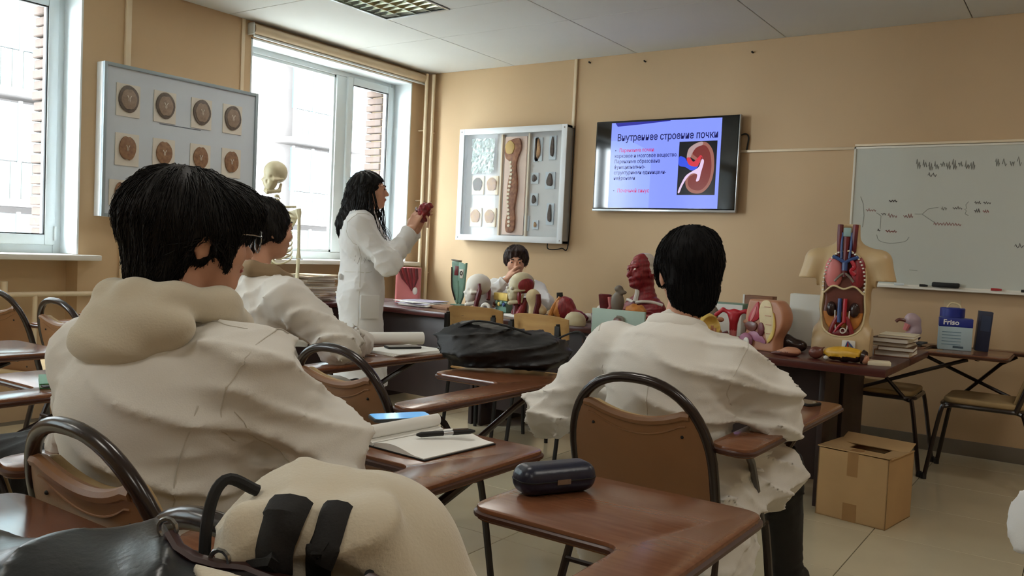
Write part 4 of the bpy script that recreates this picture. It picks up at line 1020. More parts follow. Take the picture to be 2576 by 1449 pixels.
# ---- seated teacher behind the desk, hand at her mouth
J = seated(head=(0, .02, 1.085), neck=(0, -.02, .94), chest=(0, -.03, .76), pel=(0, -.03, .56), Lsh=(-.17, -.02, .87), Rsh=(.17, -.02, .87), Lel=(-.24, .12, .79), Rel=(.20, .20, .80), Lwr=(-.02, .26, .79), Rwr=(.055, .20, .945), Lhip=(-.1, -.03, .52), Rhip=(.1, -.03, .52), Lkn=(-.13, .33, .5), Rkn=(.13, .33, .5), Lan=(-.13, .3, .09), Ran=(.13, .3, .09))
hRs = headR(math.radians(4), math.radians(-6))
ps, A = build_person((1.70, -.86, 0.03), -150, 'seated teacher with short brown hair behind the desk, hand raised to the mouth', J, hRs, coat_m=M_COATW, h=.007, hs=.98, seed=55, fold=.006,
    hands=[('Rwr', (-.45, -.35, .85), (-.5, -.8, -.2), (-.6, .5, .4), .55), ('Lwr', (.9, .3, 0), (0, .2, -1), (.3, -.8, .2), .3)])
hcs = A['head']
def hairs(P):
    q = (P-hcs.astype(np.float32))@hRs.astype(np.float32); ax = q.copy(); ax[:, 0] = np.abs(ax[:, 0])
    d = s_ell(q, (0, -.02, .036), (.094, .112, .095)); d = smin(d, s_ell(q, (0, .045, .092), (.065, .05, .022)), .03); d = smin(d, s_ell(ax, (.076, -.005, .012), (.015, .028, .035)), .02)
    d = smax(d, -s_ell(q, (0, .155, -.03), (.085, .105, .108)), .012)
    return d-.003*np.sin(np.arctan2(q[:, 0], q[:, 1])*15+q[:, 2]*30)
def flows(P):
    d = P-(hcs+np.array([0, -.02, .1])); d[:, 2] -= .09; return d/np.linalg.norm(d, axis=1, keepdims=True)
hair_obj('hair', hairs, hcs-.2, hcs+.2, .006, M_HAIRB, ps, flows, 700, .04, .0016, lift=.005, seed=15)
stc = thing('teacher_chair', 'chair under the seated teacher behind the desk', 'chair', (1.70, -.86, 0), math.radians(-152))
MB().prism(rrect(-.2, -.19, .2, .2, .05), .40, .44).build('seat', M_BLACK, stc, bevel=.01)
MB().prism(rrect(-.19, .5, .19, .8, .05), -.235, -.21, lambda u, v, w: (u, w, v)).build('backrest', M_BLACK, stc, bevel=.01)
for s in (-1, 1):
    MB().tube([(s*.18, -.22, .8), (s*.18, -.18, .42), (s*.19, -.19, 0)], .011, 8).build('leg', M_FRAME, stc); MB().tube([(s*.18, .16, .42), (s*.19, .18, 0)], .011, 8).build('leg', M_FRAME, stc)

# ---- student at the right edge, almost entirely outside the view
J = seated(head=(.0, .05, 1.2), neck=(0, .0, 1.04), chest=(0, -.03, .83), Lsh=(-.19, -.02, .95), Rsh=(.19, -.02, .95), Lel=(-.33, .10, .73), Rel=(.28, .1, .795), Lwr=(-.16, .30, .66), Rwr=(.1, .36, .785))
p6, A = build_person((5.655, -4.40, 0), 0, 'student in a white lab coat cut off by the right edge of the photo', J, headR(0, 0), coat_m=M_COATW, h=.014, seed=66)
hc6 = A['head']
def hair6(P): return smax(s_ell(P-hc6.astype(np.float32), (0, -.018, .034), (.095, .115, .098)), -s_ell(P-hc6.astype(np.float32), (0, .15, -.06), (.1, .1, .09)), .012)
blob('hair', hair6, hc6-.2, hc6+.2, .012, M_HAIR, p6)

# ================================================================== ANATOMICAL MODELS
def pal(name, rgb, rough=.4, **k): return mat(name, rgb, rough, **k)
C_BONE = pal('bone_cream', (222, 204, 160), .45, var=.06, scale=25); C_BONE2 = pal('bone_grey_cream', (204, 194, 160), .45, var=.06, scale=25)
C_RED = pal('muscle_red', (156, 44, 50), .4, rgb2=(112, 28, 36), scale=18, stretch=(6, 6, 1)); C_DRED = pal('muscle_dark_red', (116, 32, 38), .4, rgb2=(84, 22, 30), scale=18)
C_PINK = pal('model_pink', (216, 128, 128), .4, var=.05); C_FLESH = pal('model_flesh', (186, 132, 102), .38, var=.04); C_TORSO = pal('torso_skin', (200, 174, 132), .4, var=.03)
C_YEL = pal('fat_yellow', (226, 196, 106), .4, var=.08, scale=30); C_ORG = pal('model_orange', (206, 134, 62), .4, var=.1, scale=25)
C_BLUE = pal('vein_blue_paint', (56, 84, 140), .35); C_BRED = pal('artery_red_paint', (184, 36, 52), .35); C_WHT = pal('model_white', (226, 222, 212), .4, var=.03); C_GRN = pal('model_green', (120, 158, 140), .4, var=.1, scale=20)
C_BRN = pal('organ_brown', (112, 62, 50), .3, var=.12, scale=20); C_DBRN = pal('organ_dark', (54, 36, 34), .2, var=.2, scale=20); C_PUR = pal('model_mauve', (170, 112, 140), .4, var=.05); C_GREY = pal('organ_grey', (126, 116, 104), .45, var=.1)
def model(name, label, loc, rz=0., cat='anatomical model'): return thing(name, label, cat, loc, math.radians(rz))
def skull_fn(P, s=1.):
    m = P/s; m = m.copy(); m[:, 0] = np.abs(m[:, 0])
    d = s_ell(m, (0, -.02, .035), (.072, .092, .075)); d = smin(d, s_ell(m, (0, .045, -.03), (.05, .04, .058)), .025)
    d = smin(d, s_cap(m, (.045, .068, -.022), (.07, .0, -.012), .008, .007), .01)
    d = smax(d, -s_ell(m, (.029, .088, .0), (.0175, .024, .0155)), .006); d = smax(d, -s_ell(m, (0, .09, -.034), (.009, .016, .016)), .006)
    d = smin(d, s_cap(m, (.054, .0, -.045), (.05, .015, -.09), .009, .01), .008); d = smin(d, s_cap(m, (.05, .015, -.09), (.0, .076, -.105), .011, .013), .012)
    d = smin(d, s_ell(m, (0, .067, -.072), (.024, .012, .014)), .006)
    return d*s
def sph(name, c, r, m, par, n=16): return MB().ball(c, r, n, 10).build(name, m, par)

# pink neck section model behind the standing teacher
t = model('neck_model', 'pink half-cylinder neck model with red muscles beside the standing teacher', (.93, -1.22, .75), 35)
def fn(P):
    d = np.maximum(np.linalg.norm(P[:, :2]*np.array([1, 1.25], np.float32), axis=1)-.10, np.abs(P[:, 2]-.14)-.14); return smax(d, -(P[:, 1]+.045)+.0*P[:, 2], .004)
blob('skin_shell', fn, (-.13, -.13, -.02), (.13, .13, .3), .008, C_PINK, t)
for i in range(7):
    x = -.07+.022*i; MB().tube([(x, -.047, .275), (x*.8+.02, -.056, .2), (x*.3+.035, -.05, .10+.012*abs(i-3))], [.013, .014, .006], 8).build('muscle_strand', C_RED if i % 2 else C_DRED, t)
MB().ball((.06, -.05, .1), (.02, .014, .03)).build('gland', C_WHT, t)

# green display model
t = model('larynx_model', 'grey-green standing display model with a dark red window, left end of the models', (1.36, -1.10, .75), -10)
MB().bb((-.06, -.05, 0), (.06, .05, .02)).build('base', C_GRN, t, bevel=.004)
def pl(name, pts, m, y0, y1, b=.003): return MB().prism(pts, y0, y1, lambda u, v, w: (u, w, v)).build(name, m, t, bevel=b)
pl('left_plate', [(-.02, .02), (.0, .05), (.0, .345), (-.085, .352), (-.095, .34), (-.08, .17), (-.05, .05)], C_GRN, -.02, .0); pl('right_plate', [(.005, .05), (.03, .02), (.06, .08), (.075, .2), (.085, .34), (.06, .33), (.005, .345)], C_GRN, -.035, -.015)
pl('dark_window', [(-.055, .24), (-.01, .24), (-.008, .31), (-.05, .315)], C_DRED, -.026, -.018); pl('white_window', [(.03, .22), (.06, .22), (.07, .29), (.02, .29)], C_WHT, -.042, -.034)
MB().tube([(.047+.012*math.cos(a), -.043, .26+.014*math.sin(a)) for a in np.linspace(0, 2*PI, 14)[:-1]], .004, 6, closed=True).build('ring', C_DBRN, t)
pl('rim', [(-.098, .352), (-.098, .362), (.0, .356), (.0, .346)], C_GREY, -.024, .004); MB().tube(spline([(-.09, -.02, .3), (-.075, -.025, .15), (-.03, -.025, .05)], 5), .006, 6).build('edge_cord', C_DBRN, t)
MB().tube(spline([(.0, -.03, .2), (.01, -.03, .12), (.0, -.03, .03)], 5), .014, 8).build('trachea', C_GRN, t)

# cream skull with red muscle flap
t = model('skull_model', 'pale skull model with dark red cheek muscle, in front of the green display', (1.66, -1.30, .75), 160)
def fn(P): return skull_fn(P-np.array([0, 0, .155], np.float32), 1.05)
blob('skull', fn, (-.12, -.14, 0), (.12, .14, .3), .006, C_WHT, t)
MB().tube([(0, -.01, .0), (0, -.02, .07), (.0, -.02, .11)], [.03, .016, .014], 10).build('stand', C_WHT, t)
for s in (-1, 1): MB().tube(spline([(s*.066, .02, .20), (s*.075, .02, .15), (s*.06, .03, .07), (s*.05, .03, .02)], 4), [.012]*4+[.02]*4+[.018]*4+[.012], 8).build('cheek_muscle', C_DRED, t)
MB().tube(spline([(.0, -.1, .2), (.02, -.125, .15), (.0, -.11, .08)], 4), .016, 8).build('neck_muscle', C_RED, t)
# small white ring model, yellow plate with green parts
t = model('vertebra_model', 'small white ring-shaped vertebra model in front of the skulls', (1.90, -1.50, .75), 10)
MB().tube([(.028*math.cos(a), -.0, .045+.026*math.sin(a)) for a in np.linspace(0, 2*PI, 16)[:-1]], .012, 8, closed=True).build('arch', C_WHT, t); MB().tube([(.02, 0, .03), (.06, 0, .012)], [.012, .008], 8).build('process', C_WHT, t); MB().bb((-.035, -.02, 0), (.035, .02, .022)).build('vertebral_body', C_WHT, t, bevel=.006)
t = model('jaw_section_model', 'yellow tray model with green and blue pieces between the two skulls', (1.845, -1.20, .75), -20)
MB().bb((-.09, -.04, .085), (.09, .03, .14)).build('yellow_slab', C_YEL, t, bevel=.01); MB().bb((-.07, -.03, 0), (.07, .03, .085)).build('plinth', C_GRN, t, bevel=.008)
for i in range(5): sph('bead', (-.06+.03*i, -.045, .06+.01*(i % 2)), (.014, .012, .016), (C_BRN, C_GRN, C_YEL, C_GRN, C_BLUE)[i], t, 10)
# head with temporal muscle on a neck
t = model('head_muscle_model', 'large skull model with red temple muscle and red neck, in front of the seated teacher', (2.135, -1.44, .75), 155)
t.scale = (.88, .88, .88)
def fn(P): return skull_fn(P-np.array([0, .0, .225], np.float32), 1.12)
blob('skull', fn, (-.13, -.15, .06), (.13, .15, .34), .006, C_BONE2, t)
for s in (-1, 1):
    def fn(P, s=s): return smax(s_ell(P, (s*.05, -.025, .25), (.042, .075, .062)), -(s_ell(P, (0, -.02, .262), (.06, .09, .07))), .004)
    blob('temple_muscle', fn, (-.13, -.13, .15), (.13, .1, .34), .006, C_RED, t)
    MB().tube(spline([(s*.062, .035, .195), (s*.062, .035, .15), (s*.05, .02, .11)], 4), .016, 8).build('cheek_muscle', C_RED, t)
    sph('eyeball', (s*.032, .088, .224), .013, C_WHT, t, 10)
    MB().tube([(s*.03, .01, .02), (s*.045, -.01, .08), (s*.05, -.03, .14)], [.035, .026, .018], 10).build('neck_muscle', C_RED, t)
MB().tube([(0, .02, .02), (0, .02, .12)], [.035, .025], 10).build('throat', C_DRED, t); MB().bb((-.09, -.07, 0), (.09, .08, .02)).build('base', C_WHT, t, bevel=.005)
MB().tube([(0, -.05, .02), (0, -.05, .15)], [.03, .026], 10).build('neck_muscle', C_DRED, t)
# pelvis-bone piece and joints
t = model('hip_joint_model', 'cream bone joint model right of the large red skull model', (2.30, -1.47, .75), 0)
def fn(P): return smin(smin(s_ell(P, (-.03, 0, .15), (.05, .045, .05)), s_cap(P, (-.03, 0, .15), (-.02, 0, .02), .026, .035), .03), s_cap(P, (-.03, 0, .13), (.05, 0, .06), .022, .03), .03)
blob('bone', fn, (-.1, -.06, -.01), (.1, .06, .22), .007, C_BONE, t); MB().tube([(.01, -.02, .03), (.035, -.03, .12), (.03, -.03, .17)], [.022, .02, .016], 8).build('ligament', C_DRED, t)
for i in range(6): sph('tooth', (-.05+.018*i, -.045, .012), (.009, .009, .012), C_BONE, t, 8)
t = model('heart_model', 'large red and ochre heart model with black caps, right end of the skull desk', (2.52, -1.46, .75), 0)
def fn(P): return smin(s_ell(P, (-.01, 0, .085), (.075, .065, .085), np.array(Ry(.5))), s_ell(P, (.09, 0, .045), (.06, .04, .04)), .04)+.003*np.sin(P[:, 0]*90)*np.sin(P[:, 2]*80)
blob('heart_body', fn, (-.13, -.09, -.01), (.18, .09, .2), .006, [C_PINK, C_ORG, C_RED], t, colour=lambda C: np.where(C[:, 0] < -.015-.2*(C[:, 2]-.08), 1, np.where(C[:, 0] > .03, 2, 2)))
MB().tube([(-.045, 0, .15), (-.05, 0, .19)], [.022, .02], 10).build('vessel_cap', M_RUBBER, t); MB().tube([(.135, 0, .045), (.165, 0, .03)], [.024, .018], 10).build('vessel_stub', C_DRED, t); MB().tube([(-.1, -.03, .02), (-.06, -.04, .1), (-.03, -.02, .16)], [.02, .018, .014], 8).build('ochre_fold', C_ORG, t)
t = model('skull_dome_model', 'cream dome of a skull lying at the front edge of the desk', (2.68, -1.60, .75), 0)
MB().lathe([(.0, .085), (.03, .082), (.055, .066), (.07, .04), (.072, .012), (.068, .0)][::-1], 20, sx=1., sy=.9).build('dome', C_BONE2, t); MB().bb((-.03, -.02, -.0), (.03, .02, .01)).build('cut_edge', C_BONE, t)
t = model('joint_model', 'white knob-ended bone model behind the pale green board', (2.72, -1.30, .75), 0)
def fn(P): return smin(s_ell(P, (0, 0, .07), (.06, .05, .06)), s_cap(P, (-.05, 0, .03), (-.12, 0, .03), .025, .03), .02)
blob('bone', fn, (-.17, -.07, -.01), (.08, .07, .15), .007, C_WHT, t); MB().tube([(-.055, 0, .0), (-.055, 0, .065)], [.034, .034], 12).build('coloured_band', C_PUR, t); MB().tube([(.01, 0, .12), (.03, 0, .16), (.05, 0, .17)], [.014, .01, .006], 8).build('process', C_GRN, t)
# pale green relief board
t = model('relief_board', 'pale green upright board with a small organ relief, left of the third student', (3.19, -2.0, .75), 0)
MB().box((0, 0, .075), (.33, .02, .15)).build('board', pal('pale_green_board', (168, 190, 178), .5, var=.02), t, bevel=.004); MB().bb((-.14, -.02, 0), (.14, .05, .008)).build('foot', pal('pale_green_board', (0, 0, 0)), t)
def fn(P): return smin(s_ell(P, (.01, -.015, .085), (.035, .012, .03)), s_cap(P, (-.06, -.014, .05), (.02, -.014, .065), .014, .01), .015)
blob('organ_relief', fn, (-.1, -.04, .02), (.07, .01, .13), .005, C_BRN, t); MB().tube(spline([(.0, -.018, .11), (.035, -.02, .105), (.045, -.02, .06)], 4), .009, 8).build('relief_cap', C_GREY, t)
# muscle bust
t = model('muscle_bust', 'red flayed muscle bust with a white skull side, against the front wall', (2.96, -1.25, .75), 158)
hb = np.array([0, 0, .36], np.float32)
def fn(P):
    d = head_fn(P, hb, np.eye(3), 1.02); d = smin(d, s_cap(P, (0, -.03, .3), (0, -.035, .17), .055, .06), .03); d = smin(d, s_cap(P, (0, -.035, .19), (.12, -.035, .125), .05, .05), .04); d = smin(d, s_cap(P, (0, -.035, .19), (-.12, -.035, .125), .05, .05), .04)
    d = smin(d, s_ell(P, (0, -.02, .08), (.165, .085, .10)), .04); return smax(d+.002*np.sin(P[:, 2]*160+P[:, 0]*60), -P[:, 2]+.02, .004)
blob('muscle_body', fn, (-.25, -.18, 0), (.25, .18, .5), .006, [C_RED, C_WHT], t, colour=lambda C: np.where((C[:, 2] > .345) & (C[:, 1] < .005+.10*(C[:, 2]-.36)) & (C[:, 1] > -.13), 1, 0))
for s in (-1, 1):
    MB().tube(spline([(s*.012, .055, .155), (s*.06, .045, .165), (s*.12, .01, .165), (s*.17, -.03, .15)], 4), .0105, 8).build('collar_bone', C_WHT, t)
    for i in range(3): MB().tube(spline([(s*.05, .068-.005*i, .11-.028*i), (s*.1, .05, .105-.028*i), (s*.15, .0, .10-.028*i)], 4), .011, 8).build('muscle_band', (C_RED, C_PINK, C_ORG)[i], t)
MB().tube([(0, .066, .155), (0, .072, .04)], [.014, .018], 8).build('breast_bone', C_PUR, t); MB().tube(spline([(.0, .03, .285), (.0, .035, .22), (0, .05, .16)], 4), .016, 8).build('throat', C_WHT, t); MB().bb((-.12, -.1, 0), (.12, .09, .022)).build('base', C_WHT, t, bevel=.004)
for s in (-1, 1): sph('eyeball', (s*.0316, .092, .366), .0105, C_WHT, t, 8)
t = model('stomach_model', 'brown-grey stacked organ model left of the red bust', (2.93, -1.52, .75), 0)
def fn(P): return s_union([s_ell(P, (.0, 0, .16), (.042, .04, .065)), s_ell(P, (.005, 0, .245), (.028, .026, .022)), s_cap(P, (0, 0, .0), (0, 0, .12), .03, .03), s_ell(P, (.03, 0, .225), (.03, .02, .014))], .012)
blob('organ', fn, (-.08, -.07, -.01), (.09, .07, .3), .006, C_GREY, t); MB().bb((-.05, -.05, 0), (.05, .05, .015)).build('base', C_WHT, t, bevel=.003)
t = model('open_vessel_model', 'small open red cup model beside the brown-grey organ', (2.83, -1.50, .75), 20)
MB().lathe([(.02, 0), (.025, .1), (.035, .15), (.042, .2), (.034, .205), (.02, .17)], 16, sx=1, sy=.7).build('cup', C_DRED, t); MB().tube([(.03, -.02, .19), (.04, -.02, .13), (.02, -.02, .09)], .012, 8).build('pink_fold', C_PINK, t)
t = model('intestine_model', 'ochre lobed organ model in front of the red bust', (3.06, -1.62+.09, .75), 0)
def fn(P): return smin(s_ell(P, (0, 0, .12), (.07, .04, .04)), s_cap(P, (0, 0, 0), (0, 0, .1), .035, .03), .02)+.005*np.sin(P[:, 0]*110)*np.sin(P[:, 2]*90)
blob('organ', fn, (-.1, -.06, -.01), (.1, .06, .2), .006, C_ORG, t)

# ---- right-hand desk
t = model('eye_section_model', 'yellow-topped dark red bowl model just right of the third student', (3.68, -1.96, .75), 0)
def fn(P): return smax(s_ell(P, (0, 0, .09), (.085, .075, .085)), -s_ell(P, (.06, -.03, .12), (.05, .06, .04)), .006)
blob('bowl', fn, (-.11, -.1, -.01), (.11, .1, .2), .006, [C_YEL, C_DRED], t, colour=lambda C: (C[:, 2] < .085-.25*C[:, 0]).astype(int)); MB().tube([(.05, -.02, .0), (.05, -.02, .11)], .008, 8).build('support', C_FLESH, t); MB().tube([(.07, -.03, .0), (.07, -.03, .1)], .008, 8).build('support', C_FLESH, t); MB().lathe([(.06, 0), (.055, .012)], 16).build('foot', C_DRED, t)
t = model('lung_model', 'grey balloon-like organ behind the yellow-topped bowl', (3.60, -1.68, .75), 0)
def fn(P): return smin(s_ell(P, (0, 0, .15), (.045, .04, .055)), s_cap(P, (0, 0, 0), (0, 0, .1), .03, .022), .02)
blob('organ', fn, (-.07, -.06, -.01), (.07, .06, .23), .006, C_GREY, t)
t = model('uterus_model', 'red Y-shaped uterus model with pale backing, left of the hip section', (3.79, -1.83, .75), 8)
def fn(P):
    x = P.copy(); x[:, 0] = np.abs(x[:, 0]); d = s_cap(P, (0, 0, .03), (0, 0, .13), .018, .022); d = smin(d, s_ell(P, (0, 0, .165), (.032, .02, .034)), .02)
    d = smin(d, s_cap(x, (.02, 0, .175), (.06, 0, .19), .011, .010), .015); d = smin(d, s_cap(x, (.06, 0, .19), (.095, 0, .16), .010, .012), .01); return d
blob('womb', fn, (-.13, -.04, 0), (.13, .04, .24), .005, [C_BRED, C_PINK], t, colour=lambda C: (C[:, 2] < .085).astype(int))
for s in (-1, 1):
    MB().tube(spline([(s*.095, 0, .165), (s*.1, .0, .13), (s*.085, 0, .1), (s*.06, 0, .06), (s*.02, 0, .04)], 4), .008, 8).build('ligament', C_ORG if s < 0 else C_FLESH, t); sph('ovary', (s*.07, -.005, .135), (.02, .014, .014), C_FLESH, t, 10)
MB().tube([(-.02, -.03, .06), (-.06, -.03, .05)], [.022, .016], 8).build('dark_organ', C_BRN, t); MB().bb((-.1, -.03, 0), (.1, .06, .025)).build('base', C_DRED, t, bevel=.005)
t = thing('pale_green_book', 'green book lying on boxes behind the uterus model', 'book', (3.56, -1.30, .75), math.radians(4))
MB().bb((-.1, -.06, .0), (.1, .06, .15)).build('under_box', C_WHT, t, bevel=.003); MB().bb((-.11, -.07, .15), (.11, .07, .20)).build('cover', C_GRN, t, bevel=.003); MB().bb((-.1, -.071, .156), (.105, .06, .194)).build('pages', M_PAPER, t)
t = thing('wooden_frame_box', 'open-topped brown wooden box standing behind the hip section', 'box', (3.72, -1.2, .75), math.radians(3))
for a, c in (((-.085, -.05, 0), (.085, -.042, .25)), ((-.085, .042, 0), (.085, .05, .25)), ((-.085, -.042, 0), (-.077, .042, .25)), ((.077, -.042, 0), (.085, .042, .25)), ((-.077, -.042, 0), (.077, .042, .008))): MB().bb(a, c).build('panel', wood('box_brown_wood', (150, 100, 70), (120, 80, 54), .5), t, bevel=.002)
MB().bb((-.09, -.054, .0), (-.08, -.042, .255)).build('edge_strip', M_PAPER, t)
# pelvis section
t = model('hip_section_model', 'flesh-coloured half hip model with a red and cream cut face', (3.97, -1.93, .75), -12)
def fn(P):
    d = s_ell(P, (.02, .05, .17), (.11, .12, .115)); d = smin(d, s_cap(P, (.0, .05, .0), (.0, .05, .10), .092, .09), .03); d = smin(d, s_cap(P, (-.005, .05, .16), (-.02, .05, .27), .095, .07), .03)
    return smax(smax(d, -(P[:, 1]-.0), .004), np.abs(P[:, 2]-.13)-.13, .004)
blob('hip', fn, (-.17, -.02, -.01), (.18, .2, .28), .006, C_FLESH, t)
def fl_(name, pts, m, y0, y1, n=4, b=.002): return MB().prism([(p[0], p[1]) for p in spline([(u, v, 0) for u, v in pts], n, True)], y0, y1, lambda u, v, w: (u, w, v)).build(name, m, t, bevel=b)
fl_('sacrum', [(.045, .255), (.005, .255), (-.015, .2), (.0, .14), (.025, .1), (.045, .05), (.07, .08), (.08, .14), (.065, .2)], C_BONE, -.006, .002)
fl_('fat_layer', [(.07, .2), (.083, .14), (.075, .08), (.05, .045), (.045, .06), (.068, .11), (.072, .16)], C_YEL, -.009, .0)
fl_('muscle', [(-.02, .25), (-.045, .22), (-.07, .17), (-.065, .14), (-.03, .15), (-.01, .17), (-.012, .2)], C_BRED, -.007, .001)
fl_('peritoneum', [(-.028, .225), (-.05, .185), (-.06, .15), (-.05, .15), (-.03, .19)], C_PINK, -.010, 0)
fl_('bladder', [(-.09, .125), (-.065, .145), (-.025, .14), (-.02, .115), (-.04, .095), (-.07, .1)], C_BRN, -.009, .001); fl_('rectum', [(.0, .145), (.015, .14), (.025, .11), (.01, .075), (-.01, .09), (-.012, .125)], C_DRED, -.010, .001)
fl_('pelvic_floor', [(-.05, .095), (-.02, .095), (.02, .07), (.035, .04), (.0, .045), (-.03, .05), (-.07, .075)], C_PUR, -.008, .001)
for i in range(4): MB().bb((.018+.006*i, -.0085, .225-.045*i), (.052+.005*i, -.0055, .229-.045*i)).build('disc_line', C_FLESH, t)
MB().ball((-.075, -.012, .045), (.04, .02, .04)).build('mauve_base_piece', C_PUR, t); MB().ball((-.06, -.033, .04), (.017, .004, .024)).build('white_oval', C_WHT, t)
# white boxes
o = MB().bb((-.085, -.05, 0), (.085, .05, .285)).build('white_box', pal('white_card', (222, 222, 214), .6, var=.02), bevel=.003, loc=(4.045, -1.38, .75), rz=.1); tag(o, 'tall white carton standing behind the torso model', 'box')
o = MB().bb((-.03, -.05, 0), (.03, .05, .21)).build('white_box', pal('bluish_white_card', (206, 214, 224), .6, var=.02), bevel=.003, loc=(3.955, -1.52, .75), rz=.1); tag(o, 'narrow bluish white carton beside the tall white one', 'box')
# organs lying along the front edge
def lump(name, label, loc, rz, fn, lo, hi, m, h=.005, extra=None, **k):
    t = model(name, label, loc, rz); blob('organ', fn, lo, hi, h, m, t, **k)
    if extra: extra(t)
    return t
lump('liver_model', 'glossy dark brown liver lobe lying left of the torso model', (4.075, -1.78, .75), 10, lambda P: smax(smin(s_ell(P, (-.02, 0, .045), (.045, .04, .045)), s_ell(P, (.04, 0, .03), (.05, .035, .033)), .03), -s_ell(P, (-.05, -.05, .05), (.03, .02, .03)), .01), (-.1, -.07, -.01), (.12, .07, .12), C_DBRN)
lump('stomach_piece', 'beige teardrop organ piece at the desk edge, leftmost of the loose organs', (4.135, -2.03, .75), 0, lambda P: smin(s_ell(P, (.03, 0, .022), (.042, .034, .024)), s_cap(P, (.0, 0, .018), (-.07, 0, .008), .02, .006), .02), (-.11, -.06, -.01), (.1, .06, .06), [C_ORG, C_BRN, C_FLESH], colour=lambda C: np.where(C[:, 2] > .02, 2, 1))
lump('kidney_piece', 'reddish brown kidney piece between the beige and the yellow organ', (4.275, -2.02, .75), 0, lambda P: smin(s_ell(P, (0, 0, .03), (.034, .03, .03)), s_cap(P, (.015, 0, .045), (.04, 0, .06), .007, .004), .01), (-.06, -.06, -.01), (.07, .06, .09), C_BRN, extra=lambda t: sph('white_stub', (.05, -.01, .012), (.013, .01, .01), C_WHT, t, 8))
t = lump('colon_model', 'yellow and black tube-shaped organ lying in front of the torso', (4.42, -2.02, .75), -6, lambda P: smax(s_ell(P, (-.01, 0, .036), (.105, .036, .036)), P[:, 0]-.065, .006)+.003*np.sin(P[:, 0]*110)*(P[:, 2] < .03), (-.14, -.06, -.02), (.1, .06, .1), [pal('bright_yellow_organ', (214, 164, 44), .35, var=.08, scale=30), C_DBRN], colour=lambda C: (C[:, 2] < .026+.08*C[:, 0]).astype(int))
MB().tube([(.07, 0, .034), (.085, 0, .032)], [.034, .028], 14).build('cut_rim', C_DBRN, t); MB().ball((.085, -.005, .022), (.018, .022, .022)).build('flesh_plug', C_FLESH, t)
o = MB().bb((-.05, -.045, 0), (.05, .045, .018)).build('small_white_book', pal('ivory_cover', (228, 216, 188), .6), bevel=.002, loc=(4.555, -1.99, .75), rz=.25); tag(o, 'small ivory booklet at the right front corner of the desk', 'book')
# ---- torso
t = model('torso_model', 'life-like open human torso model showing organs, standing on the desk before the whiteboard', (4.325, -1.72, .75), 4)
def tor(P):
    x = P.copy(); x[:, 0] = np.abs(x[:, 0])
    d = s_ell(P, (0, 0, .40), (.128, .085, .15)); d = smin(d, s_ell(P, (0, 0, .25), (.124, .085, .13)), .05); d = smin(d, s_ell(x, (.0, .0, .07), (.172, .092, .12)), .06)
    d = smin(d, s_cap(x, (.085, 0, .06), (.095, 0, .0), .08, .08), .03); d = smin(d, s_cap(x, (.0, .01, .545), (.145, .005, .48), .042, .052), .05)
    d = smin(d, s_cap(x, (.15, .0, .48), (.182, -.005, .38), .056, .052), .03); d = smin(d, s_cap(P, (0, .01, .52), (0, .01, .66), .056, .048), .035)
    d = smax(d, np.where(x[:, 0] > .145, .385-P[:, 2], -1), .004)
    d = smax(d, -P[:, 2]+.002, .003); d = smax(d, P[:, 2]-.665, .003)
    cav = s_ell(P, (0, -.075, .36), (.106, .075, .18)); cav = smin(cav, s_ell(P, (0, -.075, .215), (.116, .075, .118)), .04); d = smax(d, -cav, .006)
    return smax(d, -s_cap(P, (0, -.045, .5), (0, -.055, .70), .04, .034), .006)
blob('torso_shell', tor, (-.29, -.14, -.01), (.29, .14, .70), .006, C_TORSO, t)
def cavfill(P):
    d = smin(s_ell(P, (0, -.045, .36), (.1, .05, .172)), s_ell(P, (0, -.045, .22), (.095, .05, .11)), .03); return smax(d, -P[:, 1]-.048, .004)
blob('cavity_lining', cavfill, (-.15, -.12, .05), (.15, .06, .58), .007, [C_BRN, C_ORG], t, colour=lambda C: (C[:, 2] < .22).astype(int))
blob('right_lung', lambda P: smax(s_ell(P, (-.055, -.05, .42), (.045, .03, .085)), .345-P[:, 2], .004), (-.12, -.1, .3), (.0, .0, .53), .006, C_PINK, t); blob('left_lung', lambda P: smax(s_ell(P, (.06, -.05, .42), (.038, .028, .085)), .345-P[:, 2], .004), (.0, -.1, .3), (.12, .0, .53), .006, C_RED, t)
rim = [(.103*math.sin(a)*(1+.06*math.sin(a)**2), .36+.175*math.cos(a) if math.cos(a) > 0 else .36+.26*math.cos(a)) for a in np.linspace(0, 2*PI, 48)[:-1]]
MB().tube(snap(tor, [(x*1.04, -.085, z) for x, z in rim], .001), .0045, 6, closed=True).build('cut_rim', C_BONE, t)
for i, a in enumerate(np.linspace(.35, 1.75, 13)):
    for s in (-1, 1): MB().ball((s*.098*math.sin(a), -.072, .36+.17*math.cos(a)), (.006, .006, .005), 8, 6).build('rib_end', C_WHT, t)
MB().tube(spline([(-.095, -.062, .315), (-.05, -.07, .352), (0, -.072, .338), (.05, -.07, .352), (.095, -.062, .315)], 5), .005, 6).build('diaphragm_edge', C_BONE, t)
MB().tube(spline([(0, -.062, .40), (.0, -.066, .46), (.0, -.066, .53), (.0, -.07, .6)], 4), .014, 8).build('windpipe', C_DRED, t)
